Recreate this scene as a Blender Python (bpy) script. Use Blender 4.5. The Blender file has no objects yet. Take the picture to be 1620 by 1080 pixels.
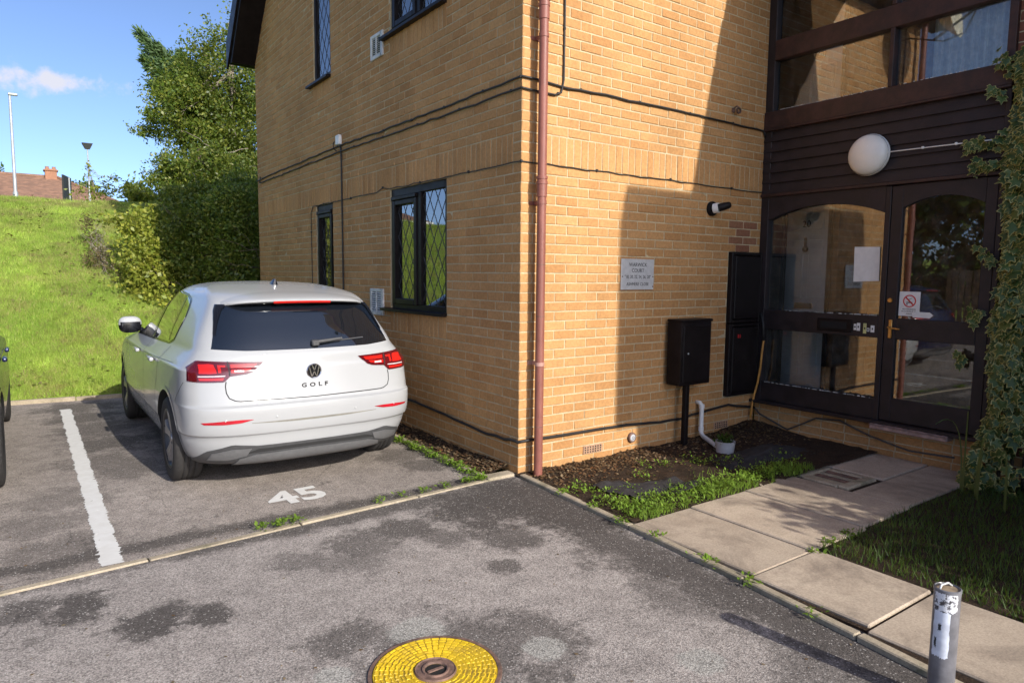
import bpy, bmesh, math, random
import numpy as np
from mathutils import Matrix, Vector
from mathutils.bvhtree import BVHTree
random.seed(7); rng = np.random.default_rng(7)
SC = bpy.context.scene
COL = SC.collection
R_ = math.radians

# ------------------------------------------------------------------ camera
F_PX, YAW, PIT, ROL = 1080.9, R_(35.531), R_(5.614), R_(0.556)
CAM = Vector((-3.0644, -4.1924, 1.5652))
fw = Vector((math.sin(YAW)*math.cos(PIT), math.cos(YAW)*math.cos(PIT), -math.sin(PIT)))
rt = Vector((math.cos(YAW), -math.sin(YAW), 0)); up = rt.cross(fw)
r2 = rt*math.cos(ROL)+up*math.sin(ROL); u2 = -rt*math.sin(ROL)+up*math.cos(ROL)
cam = bpy.data.cameras.new('camera'); camo = bpy.data.objects.new('camera', cam); COL.objects.link(camo)
cam.sensor_width = 36.0; cam.lens = 36.0*F_PX/1620.0; cam.clip_start = 0.05; cam.clip_end = 2000
camo.matrix_world = Matrix(((r2.x, u2.x, -fw.x, CAM.x), (r2.y, u2.y, -fw.y, CAM.y), (r2.z, u2.z, -fw.z, CAM.z), (0, 0, 0, 1)))
SC.camera = camo

def view_px(p):                      # rough size ranking of repeats: position in the photograph's frame
    d = Vector(p)-CAM; w = d.dot(fw)
    if w < .1: return None
    return 810+F_PX*d.dot(r2)/w, 540-F_PX*d.dot(u2)/w, w

# ------------------------------------------------------------------ sky, sun, exposure
SUN_A, SUN_T = 0.115, 0.53           # light travels along (-SUN_A, 1, -SUN_T)
W = bpy.data.worlds.new('World'); SC.world = W; W.use_nodes = True
wn, wl = W.node_tree.nodes, W.node_tree.links
wn.clear()
sky = wn.new('ShaderNodeTexSky'); sky.sky_type = 'NISHITA'; sky.sun_disc = False
sky.sun_elevation = math.atan(SUN_T/math.hypot(1, SUN_A)); sky.sun_rotation = R_(180)-math.atan(SUN_A)
sky.air_density = 0.42; sky.dust_density = 1.3; sky.ozone_density = 2.4
bg = wn.new('ShaderNodeBackground'); bg.inputs['Strength'].default_value = 0.15
wo = wn.new('ShaderNodeOutputWorld')
# a few small fair-weather clouds, laid out by direction in the sky
tc = wn.new('ShaderNodeTexCoord')
nz = wn.new('ShaderNodeTexNoise'); nz.inputs['Scale'].default_value = 22; nz.inputs['Detail'].default_value = 5; nz.inputs['Roughness'].default_value = .62
wl.new(tc.outputs['Generated'], nz.inputs['Vector'])
nza = wn.new('ShaderNodeMath'); nza.operation = 'MULTIPLY_ADD'; nza.inputs[1].default_value = 2.8; nza.inputs[2].default_value = -1.4; wl.new(nz.outputs['Fac'], nza.inputs[0])
def cloud(direction, size, thr):
    d = Vector(direction).normalized()
    sub = wn.new('ShaderNodeVectorMath'); sub.operation = 'SUBTRACT'; sub.inputs[1].default_value = d
    wl.new(tc.outputs['Generated'], sub.inputs[0])
    sc_ = wn.new('ShaderNodeVectorMath'); sc_.operation = 'MULTIPLY'; sc_.inputs[1].default_value = (1/size[0], 1/size[0], 1/size[1])
    wl.new(sub.outputs[0], sc_.inputs[0])
    ln = wn.new('ShaderNodeVectorMath'); ln.operation = 'LENGTH'; wl.new(sc_.outputs[0], ln.inputs[0])
    b = wn.new('ShaderNodeMath'); b.operation = 'SUBTRACT'; wl.new(nza.outputs[0], b.inputs[0]); wl.new(ln.outputs['Value'], b.inputs[1])
    m = wn.new('ShaderNodeMapRange'); m.inputs['From Min'].default_value = -thr; m.inputs['From Max'].default_value = -thr+.7; m.inputs['To Max'].default_value = .8
    m.interpolation_type = 'SMOOTHSTEP'
    wl.new(b.outputs[0], m.inputs['Value'])
    return m.outputs['Result']
masks = [cloud((.036, .975, .218), (.075, .019), 1.02), cloud((-.75, .5, .30), (.22, .05), .9), cloud((-.55, .55, .55), (.2, .08), .9)]
acc = sky.outputs['Color']
for mk in masks:
    mx = wn.new('ShaderNodeMix'); mx.data_type = 'RGBA'
    wl.new(mk, mx.inputs['Factor']); wl.new(acc, mx.inputs['A']); mx.inputs['B'].default_value = (3.1, 2.95, 2.95, 1)
    acc = mx.outputs['Result']
wl.new(acc, bg.inputs['Color']); wl.new(bg.outputs[0], wo.inputs['Surface'])

sun = bpy.data.lights.new('sun', 'SUN'); sun.energy = 2.9; sun.angle = R_(0.55); sun.color = (1, .95, .86)
suno = bpy.data.objects.new('sun', sun); COL.objects.link(suno)
suno.rotation_euler = Vector((-SUN_A, 1, -SUN_T)).to_track_quat('-Z', 'Y').to_euler()
vs = SC.view_settings; vs.view_transform = 'Standard'; vs.look = 'None'; vs.gamma = 1; vs.use_curve_mapping = False
vs.exposure = 0.95
SC.cycles.max_bounces = 7; SC.cycles.transparent_max_bounces = 8; SC.cycles.caustics_reflective = False; SC.cycles.caustics_refractive = False

# ------------------------------------------------------------------ helpers
def tag(o, label=None, cat=None, group=None, kind=None):
    if label: o['label'] = label
    if cat: o['category'] = cat
    if group: o['group'] = group
    if kind: o['kind'] = kind
    return o
def empty(name, loc=(0, 0, 0), label=None, cat=None, group=None):
    o = bpy.data.objects.new(name, None); COL.objects.link(o); o.location = loc; o.empty_display_size = .1
    return tag(o, label, cat, group)
def par(o, parent, local=False):
    if parent is None: return
    o.parent = parent
    if not local and parent.type == 'EMPTY':
        o.matrix_parent_inverse = Matrix.Translation(-Vector(parent.location))
def link(name, me, mats, parent=None, local=False):
    if not isinstance(mats, (list, tuple)): mats = [mats]
    if me.users == 0 or not len(me.materials):
        for m in mats: me.materials.append(m)
    o = bpy.data.objects.new(name, me); COL.objects.link(o); par(o, parent, local)
    return o
class MB:
    def __init__(s): s.v = []; s.f = []; s.m = []; s.mi = 0
    def face(s, pts):
        n = len(s.v); s.v += [tuple(p) for p in pts]; s.f.append(tuple(range(n, n+len(pts)))); s.m.append(s.mi); return s
    def add(s, vs_, fs):
        n = len(s.v); s.v += [tuple(p) for p in vs_]
        for f in fs: s.f.append(tuple(i+n for i in f)); s.m.append(s.mi)
        return s
    def box(s, x0, x1, y0, y1, z0, z1):
        v = [(x0, y0, z0), (x1, y0, z0), (x1, y1, z0), (x0, y1, z0), (x0, y0, z1), (x1, y0, z1), (x1, y1, z1), (x0, y1, z1)]
        return s.add(v, [(0, 3, 2, 1), (4, 5, 6, 7), (0, 1, 5, 4), (1, 2, 6, 5), (2, 3, 7, 6), (3, 0, 4, 7)])
    def bbox(s, x0, x1, y0, y1, z0, z1, b=.006, seg=1):
        bm = bmesh.new(); bmesh.ops.create_cube(bm, size=1)
        for v in bm.verts: v.co = Vector(((x0+x1)/2+v.co.x*(x1-x0), (y0+y1)/2+v.co.y*(y1-y0), (z0+z1)/2+v.co.z*(z1-z0)))
        bmesh.ops.bevel(bm, geom=bm.edges[:], offset=b, segments=seg, affect='EDGES', profile=.5)
        bm.verts.index_update(); s.add([v.co for v in bm.verts], [[v.index for v in f.verts] for f in bm.faces]); bm.free(); return s
    def tube(s, path, r, seg=8, cap=True):
        path = [Vector(p) for p in path]; rings = []
        rr = r if isinstance(r, (list, tuple)) else [r]*len(path)
        prev = None
        for i, p in enumerate(path):
            t = (path[min(i+1, len(path)-1)]-path[max(i-1, 0)]).normalized()
            a = prev if prev is not None else Vector((0, 0, 1)) if abs(t.z) < .9 else Vector((1, 0, 0))
            n1 = (a-t*a.dot(t)).normalized(); n2 = t.cross(n1); prev = n1
            rings.append([p+(n1*math.cos(k*2*math.pi/seg)+n2*math.sin(k*2*math.pi/seg))*rr[i] for k in range(seg)])
        vv = [q for g in rings for q in g]; ff = []
        for i in range(len(path)-1):
            for k in range(seg):
                a, b = i*seg+k, i*seg+(k+1) % seg; ff.append((a, b, b+seg, a+seg))
        if cap: ff.append(tuple(range(seg-1, -1, -1))); ff.append(tuple((len(path)-1)*seg+k for k in range(seg)))
        return s.add(vv, ff)
    def lathe(s, prof, o=(0, 0, 0), axis='z', seg=24, close=False):
        vv = []; ff = []; n = len(prof)
        for k in range(seg):
            c, d = math.cos(2*math.pi*k/seg), math.sin(2*math.pi*k/seg)
            for (r, h) in prof:
                p = {'z': (r*c, r*d, h), 'x': (h, r*c, r*d), 'y': (r*d, h, r*c)}[axis]
                vv.append((p[0]+o[0], p[1]+o[1], p[2]+o[2]))
        for k in range(seg):
            for i in range(n-1 if not close else n):
                a, b = k*n+i, k*n+(i+1) % n; c, d = ((k+1) % seg)*n+(i+1) % n, ((k+1) % seg)*n+i
                ff.append((a, d, c, b))
        return s.add(vv, ff)
    def prism(s, poly, ext, axis):          # polygon in the two other axes, extruded between ext[0] and ext[1] along axis
        n = len(poly)
        def P(u, v, e): return {'x': (e, u, v), 'y': (u, e, v), 'z': (u, v, e)}[axis]
        vv = [P(u, v, ext[0]) for u, v in poly]+[P(u, v, ext[1]) for u, v in poly]
        ff = [tuple(range(n-1, -1, -1)), tuple(range(n, 2*n))]+[(i, (i+1) % n, n+(i+1) % n, n+i) for i in range(n)]
        return s.add(vv, ff)
    def mesh(s, name, smooth=False):
        me = bpy.data.meshes.new(name); me.from_pydata(s.v, [], s.f)
        if any(s.m): me.polygons.foreach_set('material_index', s.m)
        bm = bmesh.new(); bm.from_mesh(me); bmesh.ops.recalc_face_normals(bm, faces=bm.faces[:]); bm.to_mesh(me); bm.free()
        if smooth: me.polygons.foreach_set('use_smooth', [True]*len(me.polygons))
        me.update(); return me
    def build(s, name, mats, parent=None, smooth=False, local=False):
        o = link(name, s.mesh(name, smooth), mats, parent, local)
        if smooth == 'auto':
            o.data.set_sharp_from_angle(angle=R_(40))
        return o
def np_mesh(name, v, f, attrs=None, smooth=False):
    v = np.asarray(v, np.float32); f = np.asarray(f, np.int32); k = f.shape[1]
    me = bpy.data.meshes.new(name); me.vertices.add(len(v)); me.vertices.foreach_set('co', v.ravel())
    me.loops.add(f.size); me.loops.foreach_set('vertex_index', f.ravel())
    me.polygons.add(len(f)); me.polygons.foreach_set('loop_start', np.arange(0, f.size, k, dtype=np.int32))
    me.update(calc_edges=True)
    for nm, arr in (attrs or {}).items():
        at = me.attributes.new(nm, 'FLOAT', 'POINT'); at.data.foreach_set('value', np.asarray(arr, np.float32))
    if smooth: me.polygons.foreach_set('use_smooth', [True]*len(me.polygons))
    me.validate(); return me
def text_mesh(s, size, extrude=.0, spacing=1.0, bold=0.0):
    cu = bpy.data.curves.new('txt', 'FONT'); cu.body = s; cu.size = size; cu.extrude = extrude; cu.align_x = 'CENTER'; cu.align_y = 'CENTER'
    cu.space_character = spacing; cu.offset = bold; cu.resolution_u = 3
    o = bpy.data.objects.new('txt', cu); COL.objects.link(o)
    dg = bpy.context.evaluated_depsgraph_get(); me = bpy.data.meshes.new_from_object(o.evaluated_get(dg))
    bpy.data.objects.remove(o); bpy.data.curves.remove(cu); return me
def place_text(name, s, size, origin, ux, uz, mat, parent=None, extrude=.0006, spacing=1.0, bold=0.0, local=False, sx=1.0):
    me = text_mesh(s, size, extrude, spacing, bold); o_, a, b = Vector(origin), Vector(ux), Vector(uz); n = a.cross(b)
    for v in me.vertices: v.co = o_+a*v.co.x*sx+b*v.co.y+n*v.co.z
    return link(name, me, mat, parent, local)
# ------------------------------------------------------------------ materials
class NT:
    def __init__(s, name):
        s.mat = bpy.data.materials.new(name); s.mat.use_nodes = True; s.t = s.mat.node_tree; s.n = s.t.nodes; s.l = s.t.links
        s.n.clear(); s.out = s.n.new('ShaderNodeOutputMaterial'); s.geo = s.n.new('ShaderNodeNewGeometry')
        s.P = s.geo.outputs['Position']
    def node(s, typ, **kw):
        nd = s.n.new(typ)
        for k, v in kw.items(): setattr(nd, k, v)
        return nd
    def put(s, sock, v):
        if hasattr(v, 'is_output'): s.l.new(v, sock)
        else: sock.default_value = v
    def noise(s, scale, detail=5, rough=.55, vec=None, dist=0):
        nd = s.node('ShaderNodeTexNoise'); nd.inputs['Scale'].default_value = scale; nd.inputs['Detail'].default_value = detail
        nd.inputs['Roughness'].default_value = rough; nd.inputs['Distortion'].default_value = dist
        s.l.new(vec or s.P, nd.inputs['Vector']); return nd.outputs['Fac']
    def voro(s, scale, out='Distance', vec=None, feat='F1'):
        nd = s.node('ShaderNodeTexVoronoi'); nd.feature = feat; nd.inputs['Scale'].default_value = scale; s.l.new(vec or s.P, nd.inputs['Vector']); return nd.outputs[out]
    def vdist(s, k):
        nd = s.node('ShaderNodeTexNoise'); nd.inputs['Scale'].default_value = 2.3; nd.inputs['Detail'].default_value = 5; s.l.new(s.P, nd.inputs['Vector'])
        m = s.node('ShaderNodeVectorMath', operation='MULTIPLY_ADD'); s.l.new(nd.outputs['Color'], m.inputs[0]); m.inputs[1].default_value = (k, k, k); s.l.new(s.P, m.inputs[2]); return m.outputs[0]
    def math(s, op, a, b=0.0, c=0.0):
        nd = s.node('ShaderNodeMath', operation=op); s.put(nd.inputs[0], a); s.put(nd.inputs[1], b); s.put(nd.inputs[2], c); return nd.outputs[0]
    def rng(s, v, a, b, c=0.0, d=1.0, smooth=True):
        nd = s.node('ShaderNodeMapRange'); nd.interpolation_type = 'SMOOTHSTEP' if smooth else 'LINEAR'
        s.put(nd.inputs['Value'], v); nd.inputs['From Min'].default_value = a; nd.inputs['From Max'].default_value = b
        nd.inputs['To Min'].default_value = c; nd.inputs['To Max'].default_value = d; return nd.outputs['Result']
    def mix(s, f, a, b, blend='MIX'):
        nd = s.node('ShaderNodeMix', data_type='RGBA', blend_type=blend); s.put(nd.inputs['Factor'], f)
        s.put(nd.inputs['A'], a if hasattr(a, 'is_output') else (*a[:3], 1)); s.put(nd.inputs['B'], b if hasattr(b, 'is_output') else (*b[:3], 1)); return nd.outputs['Result']
    def val(s, c, f):                # multiply a colour by a scalar socket
        nd = s.node('ShaderNodeMix', data_type='RGBA', blend_type='MULTIPLY'); nd.inputs['Factor'].default_value = 1
        s.put(nd.inputs['A'], c if hasattr(c, 'is_output') else (*c[:3], 1)); s.l.new(f, nd.inputs['B']); return nd.outputs['Result']
    def bump(s, h, strength=.3, dist=.01):
        nd = s.node('ShaderNodeBump'); nd.inputs['Strength'].default_value = strength; nd.inputs['Distance'].default_value = dist
        s.l.new(h, nd.inputs['Height']); return nd.outputs['Normal']
    def bsdf(s, col, rough=.6, metal=0, spec=.5, normal=None, coat=0, **kw):
        nd = s.node('ShaderNodeBsdfPrincipled'); s.put(nd.inputs['Base Color'], col if hasattr(col, 'is_output') else (*col[:3], 1))
        s.put(nd.inputs['Roughness'], rough); s.put(nd.inputs['Metallic'], metal); s.put(nd.inputs['Specular IOR Level'], spec)
        nd.inputs['Coat Weight'].default_value = coat; nd.inputs['Coat Roughness'].default_value = .03
        if normal is not None: s.l.new(normal, nd.inputs['Normal'])
        for k, v in kw.items(): s.put(nd.inputs[k], v)
        return nd.outputs[0]
    def done(s, sh): s.l.new(sh, s.out.inputs['Surface']); return s.mat
    def rnd(s):                      # random per object and per loose piece
        oi = s.node('ShaderNodeObjectInfo'); a = s.math('ADD', oi.outputs['Random'], s.geo.outputs['Random Per Island']); return s.math('FRACT', a)

def plain(name, col, rough=.55, var=.18, scale=9, bump=.15, bscale=None, metal=0, spec=.5, coat=0, col2=None, speck=0):
    t = NT(name)
    n = t.noise(scale, 6, .6); f = t.rng(n, .3, .7, 1-var, 1+var)
    c = t.val(col, f)
    if col2: c = t.mix(t.rng(t.noise(scale*.37, 5, .65), .45, .7), c, col2)
    if speck: c = t.mix(t.rng(t.noise(scale*14, 2, .5), .62, .7, 0, speck), c, (.02, .02, .02))
    nb = t.bump(t.noise(bscale or scale*8, 4, .6), bump, .004) if bump else None
    r = t.rng(n, .2, .8, max(rough-.08, .02), min(rough+.08, 1))
    return t.done(t.bsdf(c, r, metal, spec, nb, coat))

def brick_mat(name, cols, dark=.75):
    t = NT(name); r = t.rnd()
    ra = t.node('ShaderNodeValToRGB'); ra.color_ramp.interpolation = 'LINEAR'
    el = ra.color_ramp.elements
    while len(el) < len(cols): el.new(.5)
    for i, c in enumerate(cols): el[i].position = i/(len(cols)-1); el[i].color = (*c, 1)
    t.l.new(r, ra.inputs['Fac'])
    c = t.val(ra.outputs['Color'], t.rng(t.noise(38, 6, .7), .25, .75, .80, 1.16))
    c = t.val(c, t.rng(t.noise(1.1, 5, .65), .3, .7, .84, 1.10))               # weathering drift over the wall
    c = t.mix(t.rng(t.noise(150, 2, .5), .66, .74, 0, .45), c, tuple(v*.42 for v in cols[0]))
    c = t.mix(t.rng(t.noise(60, 3, .6), .64, .8, 0, .35), c, (.66, .46, .24))
    nb = t.bump(t.noise(130, 5, .7), .55, .004)
    return t.done(t.bsdf(c, .88, 0, .25, nb))
M = {}
M['brick'] = brick_mat('buff_brick', [(.48, .255, .100), (.505, .272, .110), (.525, .288, .119), (.49, .262, .104), (.445, .226, .086), (.515, .283, .117), (.465, .243, .094)])
M['brick_patch'] = brick_mat('patch_brick', [(.30, .135, .075), (.34, .155, .085), (.26, .11, .06), (.32, .15, .08)])
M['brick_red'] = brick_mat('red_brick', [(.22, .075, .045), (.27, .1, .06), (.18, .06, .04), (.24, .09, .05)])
def grimy():
    t = NT('grimy_yellow_plastic'); c = t.mix(t.rng(t.noise(9, 7, .7), .42, .66, 0, .8), (.58, .38, .012), (.16, .11, .035)); c = t.mix(t.rng(t.noise(60, 5, .7), .56, .66, 0, .7), c, (.07, .055, .03))
    return t.done(t.bsdf(c, .75, 0, .3, t.bump(t.noise(150, 4, .7), .4, .002)))
M['yellow_grime'] = grimy()
def mortar():
    t = NT('mortar'); c = t.mix(t.rng(t.noise(7, 6, .65), .35, .7), (.57, .465, .295), (.45, .36, .22))
    c = t.val(c, t.rng(t.noise(120, 3, .6), .3, .7, .82, 1.12))
    return t.done(t.bsdf(c, .95, 0, .15, t.bump(t.noise(220, 4, .7), .6, .003)))
M['mortar'] = mortar()
def brick_tex():                     # for walls beyond the picture's edge
    t = NT('far_brickwork')
    cx = t.node('ShaderNodeSeparateXYZ'); t.l.new(t.P, cx.inputs[0]); cb = t.node('ShaderNodeCombineXYZ')
    t.l.new(t.math('ADD', cx.outputs[0], cx.outputs[1]), cb.inputs[0]); t.l.new(cx.outputs[2], cb.inputs[1])
    b = t.node('ShaderNodeTexBrick'); b.inputs['Scale'].default_value = 1; b.inputs['Brick Width'].default_value = .225; b.inputs['Row Height'].default_value = .075
    b.inputs['Mortar Size'].default_value = .005; b.inputs['Color1'].default_value = (.42, .21, .08, 1); b.inputs['Color2'].default_value = (.34, .165, .062, 1); b.inputs['Mortar'].default_value = (.4, .32, .18, 1)
    t.l.new(cb.outputs[0], b.inputs['Vector'])
    c = t.val(b.outputs['Color'], t.rng(t.noise(30, 5, .6), .3, .7, .85, 1.1))
    return t.done(t.bsdf(c, .9, 0, .2))
M['brick_tex'] = brick_tex()
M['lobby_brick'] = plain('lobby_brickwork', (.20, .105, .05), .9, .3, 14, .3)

def asphalt(name, c0, c1, dark, blobs, band=None, grit=1.0, pale=None):
    t = NT(name)
    big = t.noise(.9, 6, .62); c = t.mix(t.rng(big, .35, .68), c0, c1)
    c = t.val(c, t.rng(t.noise(7, 5, .65), .3, .7, .84, 1.14))
    st = t.rng(t.noise(1.35, 7, .7, dist=.6), .60, .72, 0, .45)
    st = t.math('MAXIMUM', st, t.math('MULTIPLY', t.rng(t.noise(6.5, 6, .72), .60, .68, 0, .75), t.rng(t.noise(1.1, 3, .6), .48, .62)))
    wob = t.math('ADD', t.math('MULTIPLY_ADD', t.noise(4.2, 7, .75), 3.2, -1.6), t.math('MULTIPLY_ADD', t.noise(26, 4, .7), 1.3, -.65))
    for (x, y, rr, k) in blobs:
        d = t.node('ShaderNodeVectorMath', operation='DISTANCE'); t.l.new(t.P, d.inputs[0]); d.inputs[1].default_value = (x, y, 0)
        dd = t.math('ADD', t.math('DIVIDE', d.outputs['Value'], rr), wob)
        st = t.math('MAXIMUM', st, t.rng(dd, 1.3, .6, 0, min(1, k*.9)))
    if band:
        sx = t.node('ShaderNodeSeparateXYZ'); t.l.new(t.P, sx.inputs[0])
        for (ax, at, wdt, k, lo, hi) in band:
            d = t.math('ABSOLUTE', t.math('SUBTRACT', sx.outputs[ax], at)); dd = t.math('ADD', t.math('DIVIDE', d, wdt), t.math('MULTIPLY', wob, .8))
            ins = t.math('MULTIPLY', t.rng(sx.outputs[1-ax], lo-.2, lo+.2), t.rng(sx.outputs[1-ax], hi+.2, hi-.2))
            st = t.math('MAXIMUM', st, t.math('MULTIPLY', ins, t.rng(dd, 1.15, .3, 0, k)))
    c = t.mix(st, c, dark)
    for (x, y, rr) in (pale or ()):
        d = t.node('ShaderNodeVectorMath', operation='DISTANCE'); t.l.new(t.P, d.inputs[0]); d.inputs[1].default_value = (x, y, 0)
        c = t.mix(t.rng(t.math('ADD', t.math('DIVIDE', d.outputs['Value'], rr), t.math('MULTIPLY', wob, .5)), 1.1, .8, 0, .75), c, (.40, .385, .345))
    crk = t.voro(.9, 'Distance', t.vdist(.35), 'DISTANCE_TO_EDGE'); c = t.mix(t.math('MULTIPLY', t.rng(crk, .005, .002, 0, .4), t.rng(t.noise(.7, 3, .6), .46, .56)), c, (.035, .03, .027))
    c = t.val(c, t.rng(t.noise(.45, 3, .5), .35, .65, .90, 1.08))
    cell = t.voro(165, 'Color'); cs = t.node('ShaderNodeSeparateColor'); t.l.new(cell, cs.inputs[0])
    c = t.val(c, t.rng(cs.outputs[0], 0, 1, 1-.34*grit, 1+.30*grit, False))
    c = t.mix(t.rng(cs.outputs[1], .955, .97, 0, .55*grit), c, (.62, .58, .53))
    c = t.mix(t.rng(t.voro(165), .55, .8, 0, .5), c, (.03, .028, .026))
    c = t.mix(t.rng(t.noise(2.2, 5, .7), .66, .76, 0, .25), c, (.10, .12, .04))
    nb = t.bump(t.math('ADD', t.voro(165), t.math('MULTIPLY', t.noise(40, 4, .6), .6)), .55, .0035)
    return t.done(t.bsdf(c, .86, 0, .25, nb))
ROADB = [(-2.915, -.563, .15, .95), (-2.657, -.882, .15, .95), (-2.451, -.975, .11, .95), (-3.131, -.459, .14, .8), (-1.545, -.569, .22, .7), (-1.221, -.488, .2, .85), (-1.103, -.752, .17, .7), (-.577, -.433, .50, 1.0), (-.212, -.52, .6, 1.05), (-.76, -.985, .20, .85), (-.089, -.91, .5, 1.05), (-.299, -1.524, .32, .75), (-.38, -2.045, .3, .6), (-1.02, -1.291, .09, .8), (-2.0, -1.50, .17, .75), (-1.331, -1.974, .22, .7), (-1.75, -1.95, .42, .8), (-1.9, -.62, .15, .6), (-1.7, -.75, .2, .5), (-.45, -2.9, .3, .6)]
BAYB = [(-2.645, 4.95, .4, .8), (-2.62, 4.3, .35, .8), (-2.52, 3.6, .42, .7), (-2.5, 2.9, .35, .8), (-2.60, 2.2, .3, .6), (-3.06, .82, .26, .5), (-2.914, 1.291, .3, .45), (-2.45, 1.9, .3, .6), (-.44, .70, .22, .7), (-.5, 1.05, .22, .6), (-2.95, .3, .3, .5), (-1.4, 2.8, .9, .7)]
M['road'] = asphalt('weathered_tarmac', (.395, .350, .316), (.318, .281, .254), (.068, .059, .053), ROADB, [(0, -.28, .30, .85, -3.4, .1), (1, -.12, .14, .8, -3.6, .2)], 1.0, [(-.88, -2.49, .10), (-1.72, -1.62, .13), (-1.35, -2.05, .10), (-2.15, -1.75, .08)])
M['bay'] = asphalt('bay_tarmac', (.355, .306, .266), (.28, .241, .21), (.065, .056, .049), BAYB, [(1, .1, .12, .8, -3.6, -.2)], .9)
def concrete(name, a, b, dark, sc=3.0):
    t = NT(name); c = t.mix(t.rng(t.noise(sc, 6, .65), .35, .68), a, b)
    c = t.mix(t.rng(t.noise(sc*.55, 7, .72, dist=.8), .46, .70, 0, .75), c, dark)
    c = t.val(c, t.rng(t.noise(90, 4, .7), .3, .7, .82, 1.13)); r = t.rnd(); c = t.val(c, t.rng(r, 0, 1, .9, 1.08, False))
    c = t.mix(t.rng(t.noise(160, 2, .5), .67, .73, 0, .5), c, (.08, .065, .055))
    return t.done(t.bsdf(c, .9, 0, .22, t.bump(t.noise(140, 5, .7), .4, .003)))
M['slab'] = concrete('paving_slab', (.49, .40, .305), (.41, .33, .25), (.20, .16, .125), 3.2)
M['edging'] = concrete('edging_concrete', (.44, .37, .27), (.35, .29, .21), (.16, .15, .09), 5)
def worn_paint():
    t = NT('worn_road_paint'); n = t.noise(26, 7, .75); n2 = t.noise(3.2, 5, .6)
    k = t.rng(t.math('ADD', n, t.math('MULTIPLY', n2, .45)), .62, .50)
    k2 = t.rng(t.voro(105), .5, .8)
    c = t.mix(t.rng(t.noise(11, 5, .6), .3, .7), (.86, .85, .81), (.78, .76, .71))
    c = t.mix(t.math('MULTIPLY', t.math('MAXIMUM', t.math('SUBTRACT', 1.0, k), t.math('MULTIPLY', k2, .4)), .28), c, (.16, .145, .13))
    return t.done(t.bsdf(c, .75, 0, .3, t.bump(t.noise(110, 4, .6), .4, .003)))
M['paint'] = worn_paint()
def soil(name, a, b, c3):
    t = NT(name); c = t.mix(t.rng(t.noise(5, 7, .7), .35, .65), a, b); c = t.mix(t.rng(t.noise(55, 4, .7), .55, .7, 0, .7), c, c3)
    c = t.val(c, t.rng(t.noise(140, 4, .7), .25, .75, .6, 1.35))
    return t.done(t.bsdf(c, .95, 0, .15, t.bump(t.noise(70, 6, .75), .9, .012)))
M['soil'] = soil('bed_soil', (.055, .036, .024), (.035, .025, .018), (.15, .095, .055))
def turf(name):
    t = NT(name); c = t.mix(t.rng(t.noise(1.1, 6, .65), .35, .65), (.21, .33, .045), (.28, .37, .06))
    c = t.mix(t.rng(t.noise(2.4, 6, .7, dist=.5), .56, .70, 0, .6), c, (.23, .17, .065))
    c = t.val(c, t.rng(t.noise(60, 4, .7), .25, .75, .6, 1.35))
    return t.done(t.bsdf(c, .95, 0, .1, t.bump(t.noise(50, 6, .75), 1.0, .03)))
M['turf'] = turf('turf')
def leafy(name, cols, trans=.35, rough=.55, spec=.3, patch=None):
    t = NT(name); r = t.rnd(); ra = t.node('ShaderNodeValToRGB'); el = ra.color_ramp.elements
    while len(el) < len(cols): el.new(.5)
    for i, c in enumerate(cols): el[i].position = i/max(len(cols)-1, 1); el[i].color = (*c, 1)
    t.l.new(r, ra.inputs['Fac']); c = t.val(ra.outputs['Color'], t.rng(t.noise(.9, 4, .6), .3, .7, .75, 1.25))
    if patch: c = t.mix(t.rng(t.noise(1.5, 7, .75), .44, .60, 0, .85), c, patch); c = t.val(c, t.rng(t.noise(4.5, 4, .7), .3, .7, .62, 1.2))
    b = t.bsdf(c, rough, 0, spec); tr = t.node('ShaderNodeBsdfTranslucent'); t.l.new(t.mix(.4, c, (.28, .32, .02)), tr.inputs['Color'])
    m = t.node('ShaderNodeMixShader'); m.inputs[0].default_value = trans; t.l.new(b, m.inputs[1]); t.l.new(tr.outputs[0], m.inputs[2])
    return t.done(m.outputs[0])
M['grass'] = leafy('grass_blades', [(.27, .44, .05), (.35, .50, .07), (.42, .52, .10), (.29, .46, .06), (.46, .44, .15)], .35, patch=(.34, .30, .12))
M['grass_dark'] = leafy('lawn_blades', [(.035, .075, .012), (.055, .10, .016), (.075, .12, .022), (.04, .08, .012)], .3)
M['weed'] = leafy('weed_leaves', [(.14, .25, .028), (.2, .31, .04), (.16, .26, .03)], .35)
M['leaf_tree'] = leafy('deciduous_leaves', [(.07, .13, .018), (.12, .18, .025), (.20, .25, .036), (.09, .15, .02), (.29, .30, .05), (.06, .10, .014)], .45, .45, .5)
M['leaf_bush'] = leafy('bush_leaves', [(.055, .11, .016), (.09, .165, .022), (.14, .21, .03), (.07, .13, .018), (.2, .25, .04)], .4, .45, .5)
M['leaf_yellow'] = leafy('yellow_green_leaves', [(.20, .26, .03), (.29, .33, .045), (.38, .38, .06), (.17, .23, .03)], .4, .45, .4)
M['leaf_con'] = leafy('conifer_needles', [(.05, .10, .035), (.08, .14, .05), (.11, .18, .065), (.055, .11, .04)], .2)
M['leaf_brown'] = leafy('dry_leaves', [(.13, .1, .05), (.2, .15, .07), (.1, .08, .035), (.16, .17, .05)], .3)
M['litter'] = leafy('leaf_litter', [(.13, .07, .035), (.2, .12, .06), (.09, .05, .027), (.30, .22, .13), (.06, .04, .022), (.16, .07, .03)], .2, .8, .2)
M['bark'] = plain('bark', (.12, .09, .06), .9, .4, 14, .6)
M['twig'] = plain('pale_twigs', (.26, .22, .17), .9, .3, 14, .4)
M['black_plastic'] = plain('black_upvc', (.012, .009, .009), .42, .25, 12, .08, spec=.15)
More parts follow.
